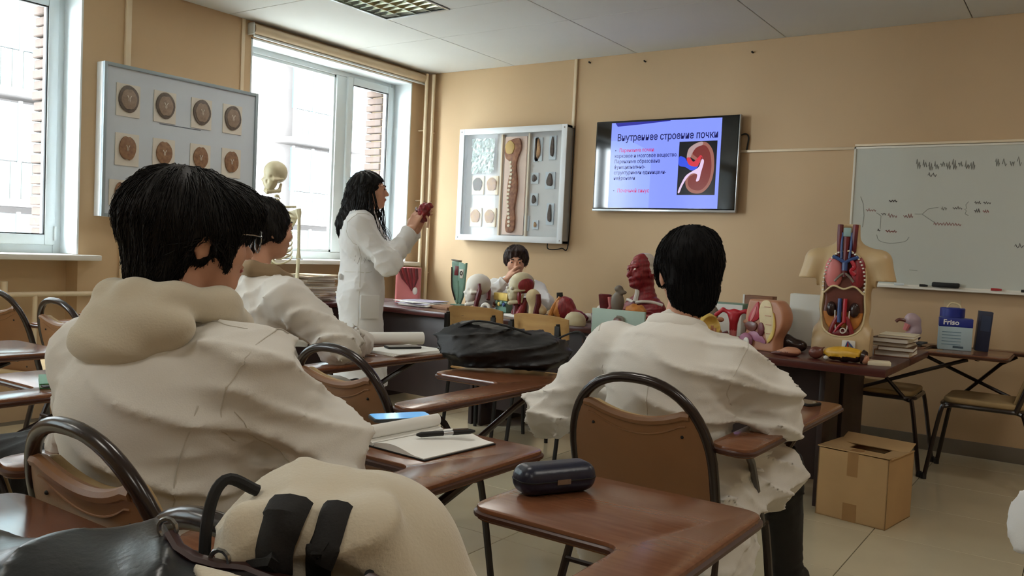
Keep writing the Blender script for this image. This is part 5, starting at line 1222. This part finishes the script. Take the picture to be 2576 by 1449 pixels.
for s in (-1, 1):
    MB().tube(spline([(s*.0, -.076, .47), (s*.025, -.076, .485), (s*.06, -.07, .5)], 4), .009, 8).build('vein', C_BLUE, t); MB().tube(spline([(s*.018, -.078, .49), (s*.022, -.07, .56), (s*.02, -.06, .62)], 4), .006, 8).build('vein', C_BLUE, t)
    MB().tube(spline([(s*.03, -.05, .50), (s*.034, -.058, .58), (s*.036, -.052, .66)], 4), .014, 8).build('neck_muscle', C_DRED, t); MB().tube(spline([(0, -.07, .42), (s*.025, -.074, .40), (s*.045, -.074, .375)], 4), .006, 8).build('bronchus', C_GREY, t)
    sph('kidney', (s*.055, -.056, .235), (.024, .018, .038), C_DBRN, t); MB().tube(spline([(s*.035, -.066, .23), (s*.03, -.07, .16), (s*.02, -.07, .11)], 4), .0035, 6).build('ureter', C_WHT, t); MB().tube(spline([(s*.02, -.066, .2), (s*.045, -.066, .14), (s*.055, -.062, .09)], 4), .012, 8).build('psoas_muscle', C_RED, t)
MB().tube([(-.014, -.07, .29), (-.012, -.072, .17)], .010, 8).build('vein', C_BLUE, t); MB().tube([(.012, -.072, .29), (.012, -.073, .17)], .010, 8).build('aorta', C_BRED, t); MB().tube([(.012, -.073, .175), (-.012, -.073, .15), (-.03, -.07, .12)], .007, 8).build('aorta_branch', C_BRED, t)
MB().tube(spline([(.03, -.074, .48), (.045, -.075, .45), (.03, -.076, .43), (.05, -.074, .41)], 4), .010, 8).build('heart_vessel', C_BRED, t); MB().tube(spline([(.0, -.076, .47), (.0, -.078, .43)], 3), .014, 8).build('vena_cava', C_BLUE, t); MB().bb((-.018, -.07, .60), (.018, -.062, .645)).build('larynx', pal('cartilage_cyan', (150, 178, 176), .4), t, bevel=.006)
blob('pelvic_organs', lambda P: s_ell(P, (-.005, -.052, .115), (.055, .026, .03)), (-.1, -.1, .06), (.1, 0, .18), .007, C_DRED, t); MB().tube([(.01+.012*math.cos(a), -.082, .13+.012*math.sin(a)) for a in np.linspace(0, 2*PI, 14)[:-1]], .003, 6, closed=True).build('bowel_ring', C_WHT, t)
MB().prism(rrect(.012, .015, .075, .085, .006), -.098, -.082, lambda u, v, w: (u, w, v)).build('groin_plate', C_WHT, t, bevel=.002)
for i in range(4): MB().tube(spline([(.04, -.1, .08), (.03+.012*i, -.102, .05), (.02+.016*i, -.1, .022)], 3), .003, 6).build('groin_vessel', (C_BLUE, C_BRED, C_GREY, C_BLUE)[i], t)
# book stack behind the torso's hip
bs = [((150, 104, 66), .03), ((96, 66, 44), .022), ((202, 190, 160), .018), ((88, 60, 40), .026), ((226, 216, 190), .014)]
z = .75
for i, (c, hgt) in enumerate(bs):
    t = thing('book', ('brown', 'dark brown', 'cream', 'chestnut', 'ivory')[i]+' hardback in the low stack at the desk end, '+('lowest', 'second from below', 'middle', 'second from the top', 'topmost')[i], 'book', (4.525+.012*math.sin(i*2), -1.42+.01*math.cos(i*3), z), .08*math.sin(i*1.7), 'books at the desk end')
    MB().bb((-.085, -.12, 0), (.085, .12, .003)).bb((-.085, -.12, hgt-.003), (.085, .12, hgt)).bb((-.085, -.12, .003), (-.081, .12, hgt-.003)).build('cover', pal('cover_%d' % i, c, .6), t, smooth=False); MB().bb((-.081, -.116, .003), (.082, .116, hgt-.003)).build('pages', M_PAPER, t, smooth=False); z += hgt
# embryo model, notebooks, cartons on the two tablets
for i in range(2):
    o = MB().bb((-.1, -.07, 0), (.1, .07, .011)).build('notebook', pal('slate_cover_%d' % i, ((108, 116, 118), (80, 84, 88))[i], .6), bevel=.002, loc=(4.42+.02*i, -.60+.01*i, .7405+.0115*i), rz=.1-.2*i); tag(o, ('lower', 'upper')[i]+' slate-grey notebook under the embryo model', 'notebook', 'slate notebooks')
t = model('embryo_model', 'small mauve and pink curled embryo model on a stand by the front wall', (4.43, -.55, .764), 20)
blob('embryo', lambda P: smin(smin(s_ell(P, (.02, 0, .125), (.042, .035, .045)), s_cap(P, (.045, 0, .12), (.05, 0, .06), .03, .028), .02), s_cap(P, (.05, 0, .06), (.0, 0, .03), .028, .02), .02), (-.06, -.06, .0), (.12, .06, .19), .006, pal('embryo_mauve', (190, 166, 172), .4, var=.06), t)
MB().tube(spline([(-.01, -.01, .12), (-.05, -.01, .125), (-.07, -.01, .11)], 4), .010, 8).build('face_part', C_BRN, t); MB().tube([(.0, -.01, .1), (-.015, -.01, .06)], [.02, .014], 8).build('limb', C_PINK, t); MB().ball((.03, 0, .02), (.05, .035, .022)).build('base', pal('dark_mauve', (92, 64, 84), .3), t)
t = thing('formula_carton', 'blue and pale carton lettered Friso on the tablet by the front wall', 'carton', (4.70, -.62, .7405), math.radians(10))
m_cb = pal('carton_blue', (34, 50, 140), .4, var=.04); m_cp = pal('carton_pale', (176, 198, 206), .5, var=.05)
MB().bb((-.088, -.055, 0), (.088, .055, .135)).build('pale_body', m_cp, t, bevel=.002); MB().bb((-.0885, -.0555, .135), (.0885, .0555, .185)).build('blue_band', m_cb, t, bevel=.002)
for i in range(5): MB().bb((-.07, -.0562, .03+.018*i), (.03, -.0552, .034+.018*i)).build('print_line', pal('print_blue', (120, 150, 166), .6), t)
MB().bb((-.01, -.0566, .012), (.045, -.0552, .024)).build('print_block', pal('print_slate', (70, 90, 104), .6), t)
text_mesh('lettering', 'Friso', .042, M_PAPER, t, Matrix.Translation((-.068, -.0562, .148)) @ Matrix.Rotation(PI/2, 4, 'X'), ext=.0004, bold=.001)
t = thing('formula_tin', 'round tin with a blue lid standing behind the lettered carton', 'tin', (4.665, -.50, .7405))
MB().lathe([(.066, 0), (.066, .19)], 24).build('tin_wall', m_cp, t); MB().lathe([(.069, .185), (.069, .235), (.064, .24)], 24).build('tin_lid', m_cb, t); MB().tube(spline([(-.03, 0, .238), (-.01, 0, .268), (.03, 0, .262), (.045, 0, .238)], 4), .005, 6).build('twine_loop', C_BONE, t)
t = thing('navy_carton', 'dark navy carton leaning behind the blue and pale one', 'carton', (4.84, -.56, .7405), math.radians(12))
MB().box((0, 0, .118), (.07, .09, .232), Ry(.06)).build('carton_body', pal('carton_navy', (36, 44, 70), .4, var=.06), t, bevel=.002); MB().box((.005, -.046, .165), (.05, .002, .09), Ry(.06)).build('print_panel', pal('print_navy', (46, 62, 92), .4), t)
o = MB().bb((-.05, -.002, -.03), (.05, .0, .03)).build('wall_card', pal('card_beige', (206, 186, 150), .7), loc=(4.60, -.001, .98)); tag(o, 'small beige card stuck on the front wall above the blue tin', 'card')

# ================================================================== SKELETON
sk = thing('skeleton_model', 'cream teaching skeleton on a stand in front of the window', 'skeleton', (.72, -2.395, 0), math.radians(200))
blob('skull', lambda P: skull_fn(P-np.array([0, .0, 1.625], np.float32), 1.03), (-.12, -.14, 1.48), (.12, .14, 1.76), .006, C_BONE2, sk)
for i in range(22):
    z = 1.50-.027*i; y = -.03-.03*math.sin((i+2)*.28); MB().ball((0, y, z), (.017+.0006*i, .017, .012), 10, 6).build('vertebra', C_BONE2, sk); MB().tube([(0, y-.012, z), (0, y-.045, z-.015)], [.006, .004], 6).build('spinous_process', C_BONE2, sk)
for i in range(10):
    z = 1.40-.033*i; w = .075+.055*math.sin(min(1, (i+1)/7)*PI/2); 
    for s in (-1, 1): MB().tube(spline([(s*.01, -.05, z), (s*w*.8, -.075, z-.005), (s*w*1.05, .0, z-.04), (s*w*.7, .075, z-.065), (s*.018, .095-.004*i, z-.05 if i < 7 else z-.02)], 4), .0062, 6).build('rib', C_BONE2, sk)
MB().prism([(-.018, 1.19), (.018, 1.19), (.024, 1.36), (-.024, 1.36)], .09, .1, lambda u, v, w: (u, w, v)).build('breast_bone', C_BONE, sk, bevel=.003)
for s in (-1, 1):
    MB().tube(spline([(s*.02, .085, 1.395), (s*.09, .06, 1.42), (s*.17, -.01, 1.43)], 4), .0075, 8).build('collar_bone', C_BONE2, sk)
    MB().prism([(s*.07, 1.40), (s*.17, 1.42), (s*.13, 1.32), (s*.085, 1.26)][::s], -.085, -.077, lambda u, v, w: (u, w, v)).build('shoulder_blade', C_BONE2, sk, bevel=.002)
    MB().tube([(s*.185, -.01, 1.415), (s*.19, -.01, 1.39), (s*.195, -.01, 1.36), (s*.2, -.01, 1.12), (s*.2, -.01, 1.08)], [.02, .021, .012, .011, .019], 8).build('upper_arm_bone', C_BONE2, sk)
    MB().tube([(s*.205, -.0, 1.075), (s*.215, .02, .83)], [.012, .008], 8).build('forearm_bone', C_BONE2, sk); MB().tube([(s*.19, -.02, 1.075), (s*.2, .01, .83)], [.009, .010], 8).build('forearm_bone', C_BONE2, sk)
    for f in range(5): MB().tube([(s*(.195+.008*f), .015, .82), (s*(.19+.014*f), .03, .75), (s*(.188+.015*f), .045, .68 if f else .72)], [.007, .006, .004], 6).build('finger_bone', C_BONE2, sk)
    def pel(P, s=s): return smax(s_ell(P, (s*.075, -.01, .90), (.072, .055, .075), np.array(Ry(.35*s))), -s_ell(P, (s*.05, .03, .91), (.06, .05, .07)), .006)
    blob('hip_bone', pel, (-.18, -.1, .8), (.18, .1, 1.0), .008, pal('amber_bone', (206, 186, 120), .45, var=.05), sk)
    MB().tube([(s*.09, 0, .86), (s*.14, 0, .85), (s*.135, 0, .78), (s*.1, .01, .47), (s*.095, .01, .43)], [.022, .022, .015, .013, .028], 8).build('thigh_bone', C_BONE2, sk); MB().tube([(s*.095, .01, .42), (s*.09, .0, .33), (s*.09, -.01, .08)], [.026, .013, .015], 8).build('shin_bone', C_BONE2, sk); MB().tube([(s*.115, .0, .40), (s*.115, -.015, .08)], .006, 6).build('calf_bone', C_BONE2, sk)
    MB().tube([(s*.09, -.04, .05), (s*.095, .03, .06), (s*.1, .14, .025)], [.022, .022, .014], 8).build('foot_bones', C_BONE2, sk)
MB().tube([(0, -.09, .03), (0, -.09, .95), (0, -.04, .97)], .011, 8).build('stand_pole', M_STEEL, sk)
for i in range(5): a = 2*PI*i/5; MB().tube([(0, -.09, .045), (.24*math.cos(a), -.09+.24*math.sin(a), .03)], .012, 8).build('stand_foot', M_STEEL, sk); MB().ball((.24*math.cos(a), -.09+.24*math.sin(a), .022), .02, 8, 6).build('castor', M_RUBBER, sk)

# ================================================================== PAPERS ON THE WINDOW DESK
z = .75; g = random.Random(4)
for i in range(13):
    hgt = g.uniform(.009, .02); w, d = g.uniform(.14, .16), g.uniform(.20, .23)
    t = thing('paper_folder', 'cardboard folder in the leaning pile on the window desk', 'folder', (.40+g.uniform(-.025, .025), -1.74+g.uniform(-.03, .03), z), g.uniform(-.35, .35), 'folders on the window desk')
    MB().bb((-w, -d*.6, 0), (w, d*.6, .0015)).bb((-w, -d*.6, hgt-.0015), (w, d*.6, hgt)).build('folder_cover', pal('folder_kraft_%d' % (i % 3), ((196, 176, 140), (214, 204, 184), (170, 140, 110))[i % 3], .8), t, smooth=False); MB().bb((-w*.97, -d*.58, .0015), (w*.97, d*.58, hgt-.0015)).build('sheets', M_PAPER, t, smooth=False); z += hgt+.0005
z = .75
for i in range(3):
    o = MB().bb((-.15, -.11, 0), (.15, .11, .016)).build('ring_binder', pal('binder_%d' % i, ((92, 84, 130), (200, 190, 170), (222, 224, 226))[i], .5), bevel=.002, loc=(.45-.02*i, -1.34+.02*i, z), rz=.1*i); tag(o, ('purple', 'tan', 'white')[i]+' binder beside the folder pile on the window desk', 'binder', 'binders on the window desk'); z += .0165
t = thing('enamel_dish', 'shallow white enamel dish on the binders by the window', 'dish', (.42, -1.32, z)); MB().lathe([(.06, 0), (.11, .012), (.135, .03), (.13, .03), (.105, .016), (.055, .005)], 28).build('dish_wall', C_WHT, t)
o = MB().bb((-.08, -.02, 0), (.08, .02, .006)).build('dark_ruler', M_RUBBER, loc=(.04, -1.62, WZ0-.003), rz=1.4); tag(o, 'dark flat ruler lying on the far window sill', 'ruler')
# loose papers near the pink model
z = .75; g = random.Random(9)
for i in range(7):
    o = MB().bb((-.105, -.148, 0), (.105, .148, .005)).build('paper_sheaf', M_PAPER if i % 3 else pal('lilac_sheet', (196, 190, 214), .8), loc=(1.16+g.uniform(-.06, .06), -1.32+g.uniform(-.05, .05), z), rz=1.57+g.uniform(-.4, .4)); tag(o, 'sheaf of loose white papers on the desk beside the pink neck model', 'papers', 'papers on the left desk'); z += .0055
o = MB().bb((-.1, -.13, 0), (.1, .13, .02)).build('brown_folder', pal('brown_cover', (150, 110, 84), .7), bevel=.002, loc=(1.45, -1.36, .75), rz=1.3); tag(o, 'closed brown folder right of the loose white papers', 'folder')

# ================================================================== STUDENTS' THINGS
def phone(loc, rz, label, m_case, m_scr=None, w=.075, l=.155):
    t = thing('mobile_phone', label, 'phone', loc, math.radians(rz)); MB().prism(rrect(-w/2, -l/2, w/2, l/2, .012), 0, .009).build('phone_body', m_case, t, bevel=.002)
    MB().prism(rrect(-w/2+.003, -l/2+.003, w/2-.003, l/2-.003, .010), .009, .0096).build('phone_screen', m_scr or mat('phone_glass_black', (10, 10, 12), .06, var=.02, spec=.6), t); return t
m_ink = mat('page_ink', (150, 156, 166), .8)
def openbook(loc, rz, label, curl=True):
    t = thing('open_notebook', label, 'notebook', loc, math.radians(rz)); t.scale = (.80, .82, 1); MB().bb((-.21, -.148, 0), (.21, .148, .003)).build('cover', M_RUBBER, t, bevel=.001)
    for s in (-1, 1):
        V = []; F = []; n = 12
        for i in range(n+1):
            u = i/n; x = s*(.004+.20*u); zt = .005+.012*math.sin(min(1, u*1.25)*PI)*(1-.45*u)+.005*(1-u)
            for y in (-.145, .145): V += [(x, y, .003), (x, y, zt)]
        for i in range(n):
            a = 4*i; F += [(a+1, a+3, a+7, a+5), (a, a+4, a+6, a+2), (a, a+1, a+5, a+4), (a+2, a+6, a+7, a+3)]
        F += [(0, 2, 3, 1), (4*n, 4*n+1, 4*n+3, 4*n+2)]
        m = MB(); m.add(V, F); m.build('page_block', M_PAPER, t)
    if curl: MB().tube([(-.03, y, .03) for y in np.linspace(-.143, .143, 6)], .016, 12).build('curled_page', M_PAPER, t)
    return t
openbook((4.03, -4.675, .7405), -4, 'open notebook on the tablet beside the cream-hood student')
t = thing('ballpoint_pen', 'black and clear pen lying on the open notebook', 'pen', (4.12, -4.655, .7625), math.radians(62))
MB().tube([(-.072, 0, .006), (-.06, 0, .006), (-.005, 0, .006)], [.003, .0065, .0065], 10).build('pen_grip', M_RUBBER, t); MB().tube([(-.005, 0, .006), (.02, 0, .006)], .0055, 10).build('pen_window', M_SILVER, t); MB().tube([(.02, 0, .006), (.065, 0, .006), (.078, 0, .006)], [.0065, .0065, .003], 10).build('pen_cap', M_RUBBER, t); MB().bb((.02, -.002, .012), (.06, .002, .015)).build('pen_clip', M_STEEL, t)
phone((3.93, -4.60, .765), -30, 'phone with a lit blue screen on the open notebook', M_BLKN, mat('phone_blue_screen', (96, 168, 226), .1, var=.1, scale=20, emit=.25))
# second student's tablet
t = thing('paper_roll', 'rolled white paper on the second student\'s tablet', 'paper roll', (2.68, -3.34, .74), math.radians(62)); MB().tube([(-.19, 0, .031), (.19, 0, .031)], .030, 20).build('roll', M_PAPER, t); MB().tube([(.19, .0, .031), (.192, 0, .031)], .018, 16).build('roll_core', pal('roll_shade', (206, 206, 200), .8), t)
t = thing('sheet_stack', 'thin stack of white sheets under the phone on the second student\'s tablet', 'papers', (2.90, -3.44, .7405), math.radians(-6))
for i in range(4): MB().bb((-.115, -.15, .003*i), (.115, .15, .003*i+.0028)).build('sheet', M_PAPER, t, smooth=False, rz=.05*i-.06)
phone((2.87, -3.42, .753), -28, 'black phone on the white sheets beside the paper roll', M_RUBBER)
t = thing('ink_bottle', 'tiny dark bottle at the second student\'s sleeve', 'bottle', (2.79, -3.60, .74)); MB().lathe([(.016, 0), (.017, .03), (.010, .036), (.010, .05)], 14).build('bottle_body', pal('ink_glass', (40, 42, 60), .2), t); MB().lathe([(.012, .044), (.012, .058)], 12).build('bottle_cap', M_RUBBER, t)
# third student's phone and earphone cable
phone((4.56, -3.33, .7405), 70, 'dark phone on the third student\'s tablet', M_RUBBER)
tag(MB().tube(spline([(4.53, -3.40, .75), (4.50, -3.42, .80), (4.47, -3.48, .87), (4.43, -3.55, .89), (4.40, -3.60, .86)], 6), .004, 6).build('charging_cable', M_PVC), 'white cable looping up beside the third student\'s right sleeve', 'cable')
# green notebook, phone and cable at the left edge
t = thing('green_notebook', 'green notebook on a tablet at the left edge', 'notebook', (2.83, -4.82, .7405), math.radians(-25)); MB().bb((-.09, -.125, 0), (.09, .125, .003)).bb((-.09, -.125, .012), (.09, .125, .015)).build('cover', pal('notebook_green', (64, 134, 84), .5), t, smooth=False); MB().bb((-.087, -.122, .003), (.088, .122, .012)).build('pages', M_PAPER, t, smooth=False)
t = phone((2.74, -4.74, .756), -70, 'grey phone beside the green notebook', pal('phone_grey', (116, 124, 132), .3), pal('phone_grey_glass', (150, 158, 164), .12))
tag(MB().tube(spline([(2.78, -4.86, .76), (2.80, -4.93, .75), (2.88, -4.97, .75), (2.955, -4.96, .745), (2.98, -4.95, .6), (2.99, -4.93, .4)], 6), .004, 6).build('charging_cable', M_RUBBER), 'dark cable hanging off the tablet with the green notebook', 'cable')
# spectacle case
t = thing('spectacle_case', 'dark navy hard glasses case on the nearest tablet', 'case', (4.515, -4.80, .7405), math.radians(62))
m_cs = mat('navy_hard_shell', (30, 34, 56), .32, var=.12, scale=40, bump=.1, bscale=160)
def cs(P): 
    q = P*np.array([1, 1, 1], np.float32); return s_box(q, (0, 0, .029), (.084, .036, .029), .026)
blob('case_shell', cs, (-.11, -.06, -.01), (.11, .06, .075), .004, m_cs, t); MB().tube([(x, y, .029) for x, y in rrect(-.0845, -.0365, .0845, .0365, .028, 6)], .0014, 6, closed=True).build('lid_seam', M_RUBBER, t); MB().box((0, -.037, .028), (.03, .003, .010)).build('clasp', M_STEEL, t)
# black duffel on tablet
t = thing('duffel_bag', 'slumped black nylon bag on the tablet in the middle of the room', 'bag', (3.47, -3.52, .74), math.radians(30))
def df(P):
    d = smin(s_ell(P, (0, 0, .085), (.25, .15, .085)), s_ell(P, (-.10, .0, .12), (.12, .11, .06)), .05); d = smin(d, s_ell(P, (.14, 0, .07), (.13, .13, .07)), .05); d = d+folds(P, .012, 15, 71)+folds(P, .004, 35, 72); return smax(d, -P[:, 2]+.003, .01)
blob('bag_body', df, (-.32, -.22, -.01), (.34, .22, .24), .008, M_BLKN, t); MB().tube(spline([(-.2, -.06, .13), (-.1, -.1, .19), (.02, -.1, .18), (.12, -.08, .15)], 5), .010, 6, flat=.4).build('handle', M_BLACK, t); MB().tube(spline([(-.22, .0, .12), (-.05, .0, .172), (.1, .0, .15), (.22, 0, .11)], 5), .004, 6).build('zip', M_RUBBER, t); MB().tube(spline([(.2, .03, .12), (.3, .03, .16), (.33, .0, .1), (.3, 0, .02)], 5), .010, 6, flat=.4).build('strap', M_BLACK, t)
o = MB().bb((-.105, -.148, 0), (.105, .148, .004)).build('paper_sheet', M_PAPER, loc=(2.95, -2.05, .4525), rz=.5); o.location = (2.17, -1.83, .4525); tag(o, 'white sheet lying on the left plywood chair', 'paper')
# dark bag on the seat at the left
t = thing('dark_backpack', 'dark bag on the chair seat at the left edge', 'bag', (3.33, -5.16, .483), 0.1)
blob('bag_body', lambda P: s_box(P, (0, .0, .115), (.17, .13, .112), .06)+folds(P, .006, 20, 81), (-.24, -.2, -.01), (.24, .2, .27), .010, M_BLACK, t); MB().tube(spline([(-.05, 0, .21), (-.04, 0, .25), (.04, 0, .25), (.05, 0, .21)], 5), .008, 8).build('handle', M_BLACK, t)
# cream backpack hung on the nearest chair back
t = thing('cream_backpack', 'cream fleece backpack with black straps hanging on the nearest chair back', 'backpack', (4.71, -5.56, .525), math.radians(42))
def bp(P):
    d = s_box(P, (-.005, .0, .19), (.118, .10, .245), .085); d = smin(d, s_ell(P, (.07, -.01, .22), (.09, .10, .19)), .05); d = smin(d, s_box(P, (.045, -.085, .14), (.085, .05, .19), .045), .025)
    d = smin(d, s_cap(P, (-.085, -.075, .405), (.03, -.085, .40), .026, .028), .02); d = smin(d, s_cap(P, (.03, -.085, .40), (.125, -.07, .28), .028, .024), .02)
    return d+folds(P, .005, 13, 91)
blob('bag_body', bp, (-.22, -.22, -.09), (.26, .18, .52), .006, M_HOOD, t)
def strap_on(fn, pts, r, name, m, par, flat=.3, off=.004): return MB().tube(snap(fn, spline(pts, 8), off), r, 8, flat=flat).build(name, m, par)
for x, w in ((-.075, .022), (-.028, .015)): strap_on(bp, [(x+.03, -.09, .425), (x+.016, -.13, .39), (x+.004, -.13, .33), (x-.02, -.12, .2), (x-.03, -.12, .02)], w, 'strap', M_BLACK, t, .45, .002)
MB().tube(spline([(-.085, -.03, .425), (-.115, -.045, .44), (-.128, -.06, .40), (-.125, -.075, .30)], 6), .006, 8).build('handle_loop', M_BLACK, t)
strap_on(bp, [(.03, -.14, .36), (.018, -.14, .29), (.005, -.14, .15), (.0, -.14, -.02)], .005, 'zip', M_RUBBER, t, 1.); strap_on(bp, [(.15, -.06, .08), (.155, -.06, .03), (.15, -.06, .0)], .008, 'zip_pull', M_RUBBER, t, 1.)
# black leather bag lowest in front
t = thing('leather_bag', 'black leather bag in the lower left foreground', 'bag', (4.70, -5.75, .7405), math.radians(20))
def lb(P):
    d = smin(s_ell(P, (-.10, 0, .08), (.28, .12, .095)), s_ell(P, (.13, .0, .065), (.19, .11, .085)), .06); d = smin(d, s_ell(P, (-.34, .0, .06), (.26, .12, .09)), .05); return smax(d+folds(P, .010, 11, 101)+folds(P, .002, 28, 102), -P[:, 2]+.003, .008)
blob('bag_body', lb, (-.62, -.2, -.01), (.42, .2, .24), .007, M_LEATHER, t); strap_on(lb, [(-.03, .06, .2), (.05, .07, .2), (.12, .07, .2), (.2, .06, .18)], .009, 'handle', pal('brown_strap', (64, 40, 38), .4), t, .6, .003)
for x in (-.03, .02): MB().tube([(q[0]+.010*math.cos(a), q[1], q[2]+.008+.010*math.sin(a)) for q in [snap(lb, [(x, .065, .2)], 0)[0]] for a in np.linspace(0, 2*PI, 12)[:-1]], .0025, 6, closed=True).build('ring', M_STEEL, t)
strap_on(lb, [(.05, -.03, .14), (.16, -.05, .12), (.24, -.03, .1), (.3, .0, .06)], .004, 'piping', M_RUBBER, t, 1.)
def patch(P): return smax(np.abs(lb(P)-.002)-.004, s_ell(P, (.06, -.005, .15), (.06, .016, .06), np.array(Rz(-.35))), .003)
blob('cream_patch', patch, (-.05, -.1, .03), (.2, .1, .24), .005, M_HOOD, t)
# cardboard box on the floor
t = thing('cardboard_box', 'brown cardboard box on the floor under the torso desk', 'box', (4.505, -1.875, 0), math.radians(-9))
w, d, h = .165, .165, .325; cbm = M_CARD
for a, c in (((-w, -d, 0), (w, -d+.005, h)), ((-w, d-.005, 0), (w, d, h)), ((-w, -d, 0), (-w+.005, d, h)), ((w-.005, -d, 0), (w, d, h)), ((-w, -d, 0), (w, d, .005))): MB().bb(a, c).build('side', cbm, t, smooth=False)
MB().box((0, -d+.055, h+.004), (2*w, .115, .004), Rx(-.06)).build('flap', cbm, t, smooth=False); MB().box((0, d-.03, h+.014), (2*w, .10, .004), Rx(.35)).build('flap', cbm, t, smooth=False); MB().box((-w+.03, 0, h-.004), (.09, .3, .004), Ry(.2)).build('flap', cbm, t, smooth=False); MB().box((w-.035, 0, h-.003), (.085, .3, .004), Ry(-.12)).build('flap', cbm, t, smooth=False)
MB().bb((-.025, -d-.0008, h-.11), (.025, -d, h)).bb((-.025, -d-.0008, h), (.025, -d+.08, h+.0085)).build('tape', M_TAPE, t, smooth=False); MB().bb((-.035, -d-.0008, 0), (.03, -d, .085)).build('tape', M_TAPE, t, smooth=False)
